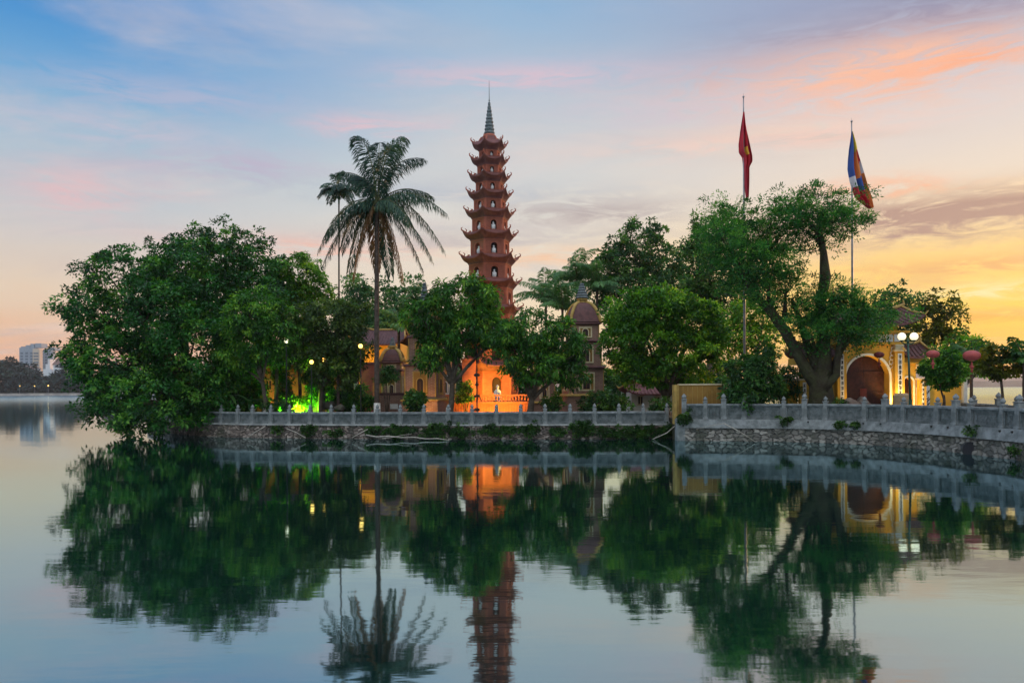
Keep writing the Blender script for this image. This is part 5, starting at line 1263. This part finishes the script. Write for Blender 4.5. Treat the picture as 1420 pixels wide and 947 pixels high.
# banana plants
def banana(label, px, Y, n, H, seed):
    rg = random.Random(seed); b = at(px, 575, Y); b.z = ZL; r = thing('banana_plant', b, label, 'plant', 'banana plants under the big tree'); q = MB()
    q.tube([b-Vector((0,0,.05)), b+Vector((0,0,H*.45))], [.10,.06], 8); q.build('stem', M['lf_midrib'], r, True)
    for k in range(n):
        a = 2*PI*k/n+rg.uniform(-.3,.3); o = b+Vector((0,0,H*.42)); d = Vector((math.cos(a), math.sin(a), 0)); Ln = H*rg.uniform(.45,.65)
        P = bez(o, o+d*Ln*.45+Vector((0,0,H*.55)), o+d*Ln*1.3+Vector((0,0,H*.05)), 12); sd_ = d.cross(Vector((0,0,1))); vs = []; fs = []
        for j, p in enumerate(P):
            w_ = .16*math.sin(PI*min(1, .08+.9*j/11))**.7; vs += [p+sd_*w_-Vector((0,0,.05)), p, p-sd_*w_-Vector((0,0,.05))]
        for j in range(11): fs += [(3*j,3*j+1,3*j+4,3*j+3), (3*j+1,3*j+2,3*j+5,3*j+4)]
        q = MB(); q.add(vs, fs); q.build('leaf', M['bananaleaf'], r, True)
M['bananaleaf'] = mat('banana leaf', (.035,.10,.02), (.06,.15,.03), .5, 4)
banana('broad leaved banana plant behind the railing left end', 312, 48.2, 7, 2.3, 1)
banana('smaller banana plant just right of the first one', 341, 48.8, 6, 1.9, 2)
# ================================================================== ROCKS, STICKS, WEEDS, SMALL THINGS
def rock(label, px, py, rx, ry, Y, zb, seed, m='rock'):
    rg = np.random.default_rng(seed); c = at(px, py, Y); k = Y/F; q = MB(); n, mm = 16, 10; vs = []
    ph = rg.uniform(0, 6, 6)
    for j in range(mm+1):
        for i in range(n):
            a = 2*PI*i/n; e = -PI/2+PI*j/mm; u = np.array([math.cos(a)*math.cos(e), math.sin(a)*math.cos(e), math.sin(e)])
            s = 1+.14*math.sin(u[0]*4+ph[0])+.12*math.sin(u[1]*5+u[2]*4+ph[1])+.06*math.sin(u[2]*9+ph[2]); vs.append((c.x+u[0]*rx*k*s, Y+u[1]*rx*k*s*.8, max(zb-.1, c.z+u[2]*ry*k*s)))
    fs = [(j*n+i, j*n+(i+1) % n, (j+1)*n+(i+1) % n, (j+1)*n+i) for j in range(mm) for i in range(n)]
    q.add(vs, fs); o = q.build('boulder', M[m], None, True); tag(o, label, 'rock', 'garden boulders'); base_on_ground(o, (c.x, Y, zb))
rock('brown boulder left of its twin before the gate door', 1180, 564, 11, 11, 39.6, ZR, 1)
rock('brown boulder right of its twin before the gate door', 1196, 564, 12, 12, 40.3, ZR, 2)
rock('rounded grey boulder among the dark shrubs of the left garden', 471, 566, 8, 5, 47.4, ZL, 3, 'darkrock')
rock('wide dark boulder behind the twin trunks in the left garden', 455, 563, 11, 6, 49, ZL, 4, 'darkrock')
def stick(label, pts, rad=.022, name='stick'):
    q = MB(); P = [at(a, b, c) for a, b, c in pts]; n = len(P)
    if n == 2: P = [P[0], P[0].lerp(P[1], .5)+Vector((.03, 0, .03)), P[1]]
    q.tube(P, [rad*(1-.4*i/(len(P)-1)) for i in range(len(P))], 6, .1); o = q.build(name, M['bamboo'], None, True); tag(o, label, 'stick', 'bare sticks leaning on the shore wall')
    base_on_ground(o, tuple(P[-1]))
stick('long pale stick leaning from wall to water under the railing junction', [(941,586,41.6),(925,600,41),(905,609,41)], .03)
stick('second pale stick just behind the long one at the railing junction', [(930,590,42.4),(918,600,42),(906,608.5,41.9)], .022)
stick('thin pale pole slanting down to the water before the grey rubble wall', [(1004,587,39.3),(1047,612,38.8)], .025)
stick('faint thin twig rising left of the slanting pole on the grey wall', [(1004,587,39.35),(965,595,39.4)], .014)
stick('leftmost stick slanting down to the water on the brown rubble wall', [(368,591,43.0),(346,604,42.9)], .025)
stick('stick slanting right into the water below the lime glow', [(397,594,42.6),(424,607,42.2)], .025)
stick('stick slanting left into the water left of the coconut palm', [(510,595,42.3),(488,607,42)], .022)
stick('long bare branch floating along the foot of the brown wall', [(508,603,42.5),(522,605.5,42.4),(540,604.6,42.2),(556,606.6,42.2),(575,606,42.1),(590,608.4,41.9),(607,608,41.8),(623,610.2,41.5)], .035, 'floating_branch')
def weed(label, px, py, rx, ry, f, seed, off=-.12, group='weeds growing on the shore walls'):
    p = f(px); c = at(px, py, p.y+off); k = p.y/F; r = thing('wall_weed', c, label, 'weed', group)
    crown(r, [((c.x, c.y, c.z), (rx*k, .13, ry*k))], M['lf_grass'], puff=.13, per=40, leaf=.11, seed=seed, name='leaves', dens=.85, rag=.6, droop=.6)
    q = MB(); q.tube([c+Vector((0,.2,-.02)), c+Vector((0,.05,.05)), c], [.02,.015,.01], 5); q.build('stem', M['bark'], r)
wl = [(552,598,22,8),(608,596,26,9),(640,599,20,6),(695,597,30,7),(735,596,12,9),(808,596,20,11),(868,600,24,8),(900,600,30,9),(946-20,596,16,8),(520,598,14,6),(430,597,12,7),(465,600,14,5),(385,596,8,6),(770,600,12,5),(838,600,12,6)]
for k, (px, py, rx, ry) in enumerate(wl):
    nm = ['left of the floating branch','above the middle of the floating branch','low patch left of mango trunk reflection','broad patch under the orange terrace','tuft under the second mango tree','bushy tuft under the tall stupa','patch under the white shrine','broad patch left of the railing junction','tuft at the leaning sticks','tuft under the coconut palm foot','tuft right of the lime glow','thin patch left of the coconut palm','tuft near the leftmost stick','thin patch under the tall stupa base','thin patch right of the bushy tuft'][k]
    weed('dark green weeds on the brown rubble wall, '+nm, px, py, rx, ry, PL, 300+k)
for k, (px, py, rx, ry, nm) in enumerate(((1088,584,9,6,'small tuft under the fifth taller post'),(1165,588,12,4,'grassy tuft on the plinth before the leaning tree'),(1350,596,12,6,'tuft above the culvert mouth'),(1412,624,14,7,'low patch at the right edge of the grey rubble'),(950,580,9,10,'leafy tuft climbing the first tall post'),(1185,589,5,3,'tiny tuft on the plinth before the boulders'))):
    weed('green weeds on the right wall, '+nm, px, py, rx, ry, PR, 330+k, -.2)
stick('thin bare branch crossing the long floating one left of its middle', [(530,608,41.6),(545,606,41.9),(560,603,42.2),(571,601.5,42.5)], .02, 'floating_branch')
# couplet pillar in the left garden
a = at(489, 575, 52); q0 = thing('sign_pillar', (a.x+.2, 52, ZL), 'white strip pillar with dark characters left of the coconut palm', 'pillar')
b0, b1 = at(490, 512, 52), at(497, 547, 52); q = MB(); q.box(b0.x, b1.x, 52, 52.3, ZL-.05, b0.z+.1); q.build('pillar', M['redwall'], q0)
q = MB(); q.box(b0.x+.04, b1.x-.04, 51.96, 51.998, b1.z, b0.z); q.build('panel', M['white'], q0); q = MB(); glyphs(q, b0.x+.04, b1.x-.04, 51.959, b1.z+.05, b0.z-.05, 5, 77); q.build('writing', M['flat_black'], q0)
# small pale statue on the terrace catching the light
p = at(690, 557, 52.6); q = MB(); q.lathe([(.22,0),(.24,.1),(.17,.16),(.26,.22),(.25,.33),(.15,.45),(.18,.62),(.15,.78),(.06,.84),(.09,.92),(.10,.99),(.07,1.07),(.01,1.12)], 14, (p.x, p.y, p.z)); q.tube([(p.x-.17,p.y,p.z+.7),(p.x-.2,p.y-.1,p.z+.5),(p.x,p.y-.2,p.z+.4)], .05, 8); q.tube([(p.x+.17,p.y,p.z+.7),(p.x+.2,p.y-.1,p.z+.5),(p.x,p.y-.2,p.z+.4)], .05, 8)
o = q.build('statue', M['statue'], None, True); tag(o, 'pale seated statue glowing yellow on the terrace at the pagoda foot', 'statue'); base_on_ground(o, tuple(p))

# ================================================================== HAZE
hm = bpy.data.materials.new('haze'); hm.use_nodes = True; t = NT(hm.node_tree); t.n.remove(t.n['Principled BSDF'])
pv = t.new('ShaderNodeVolumePrincipled'); pv.inputs['Color'].default_value = (.84, .85, .88, 1); pv.inputs['Density'].default_value = .00013; pv.inputs['Anisotropy'].default_value = .1
t.link(pv.outputs[0], t.n['Material Output'].inputs['Volume'])
q = MB(); q.box(-2700, 2700, -400, 2700, -2.5, 90); tag(q.build('haze', hm), kind='stuff')
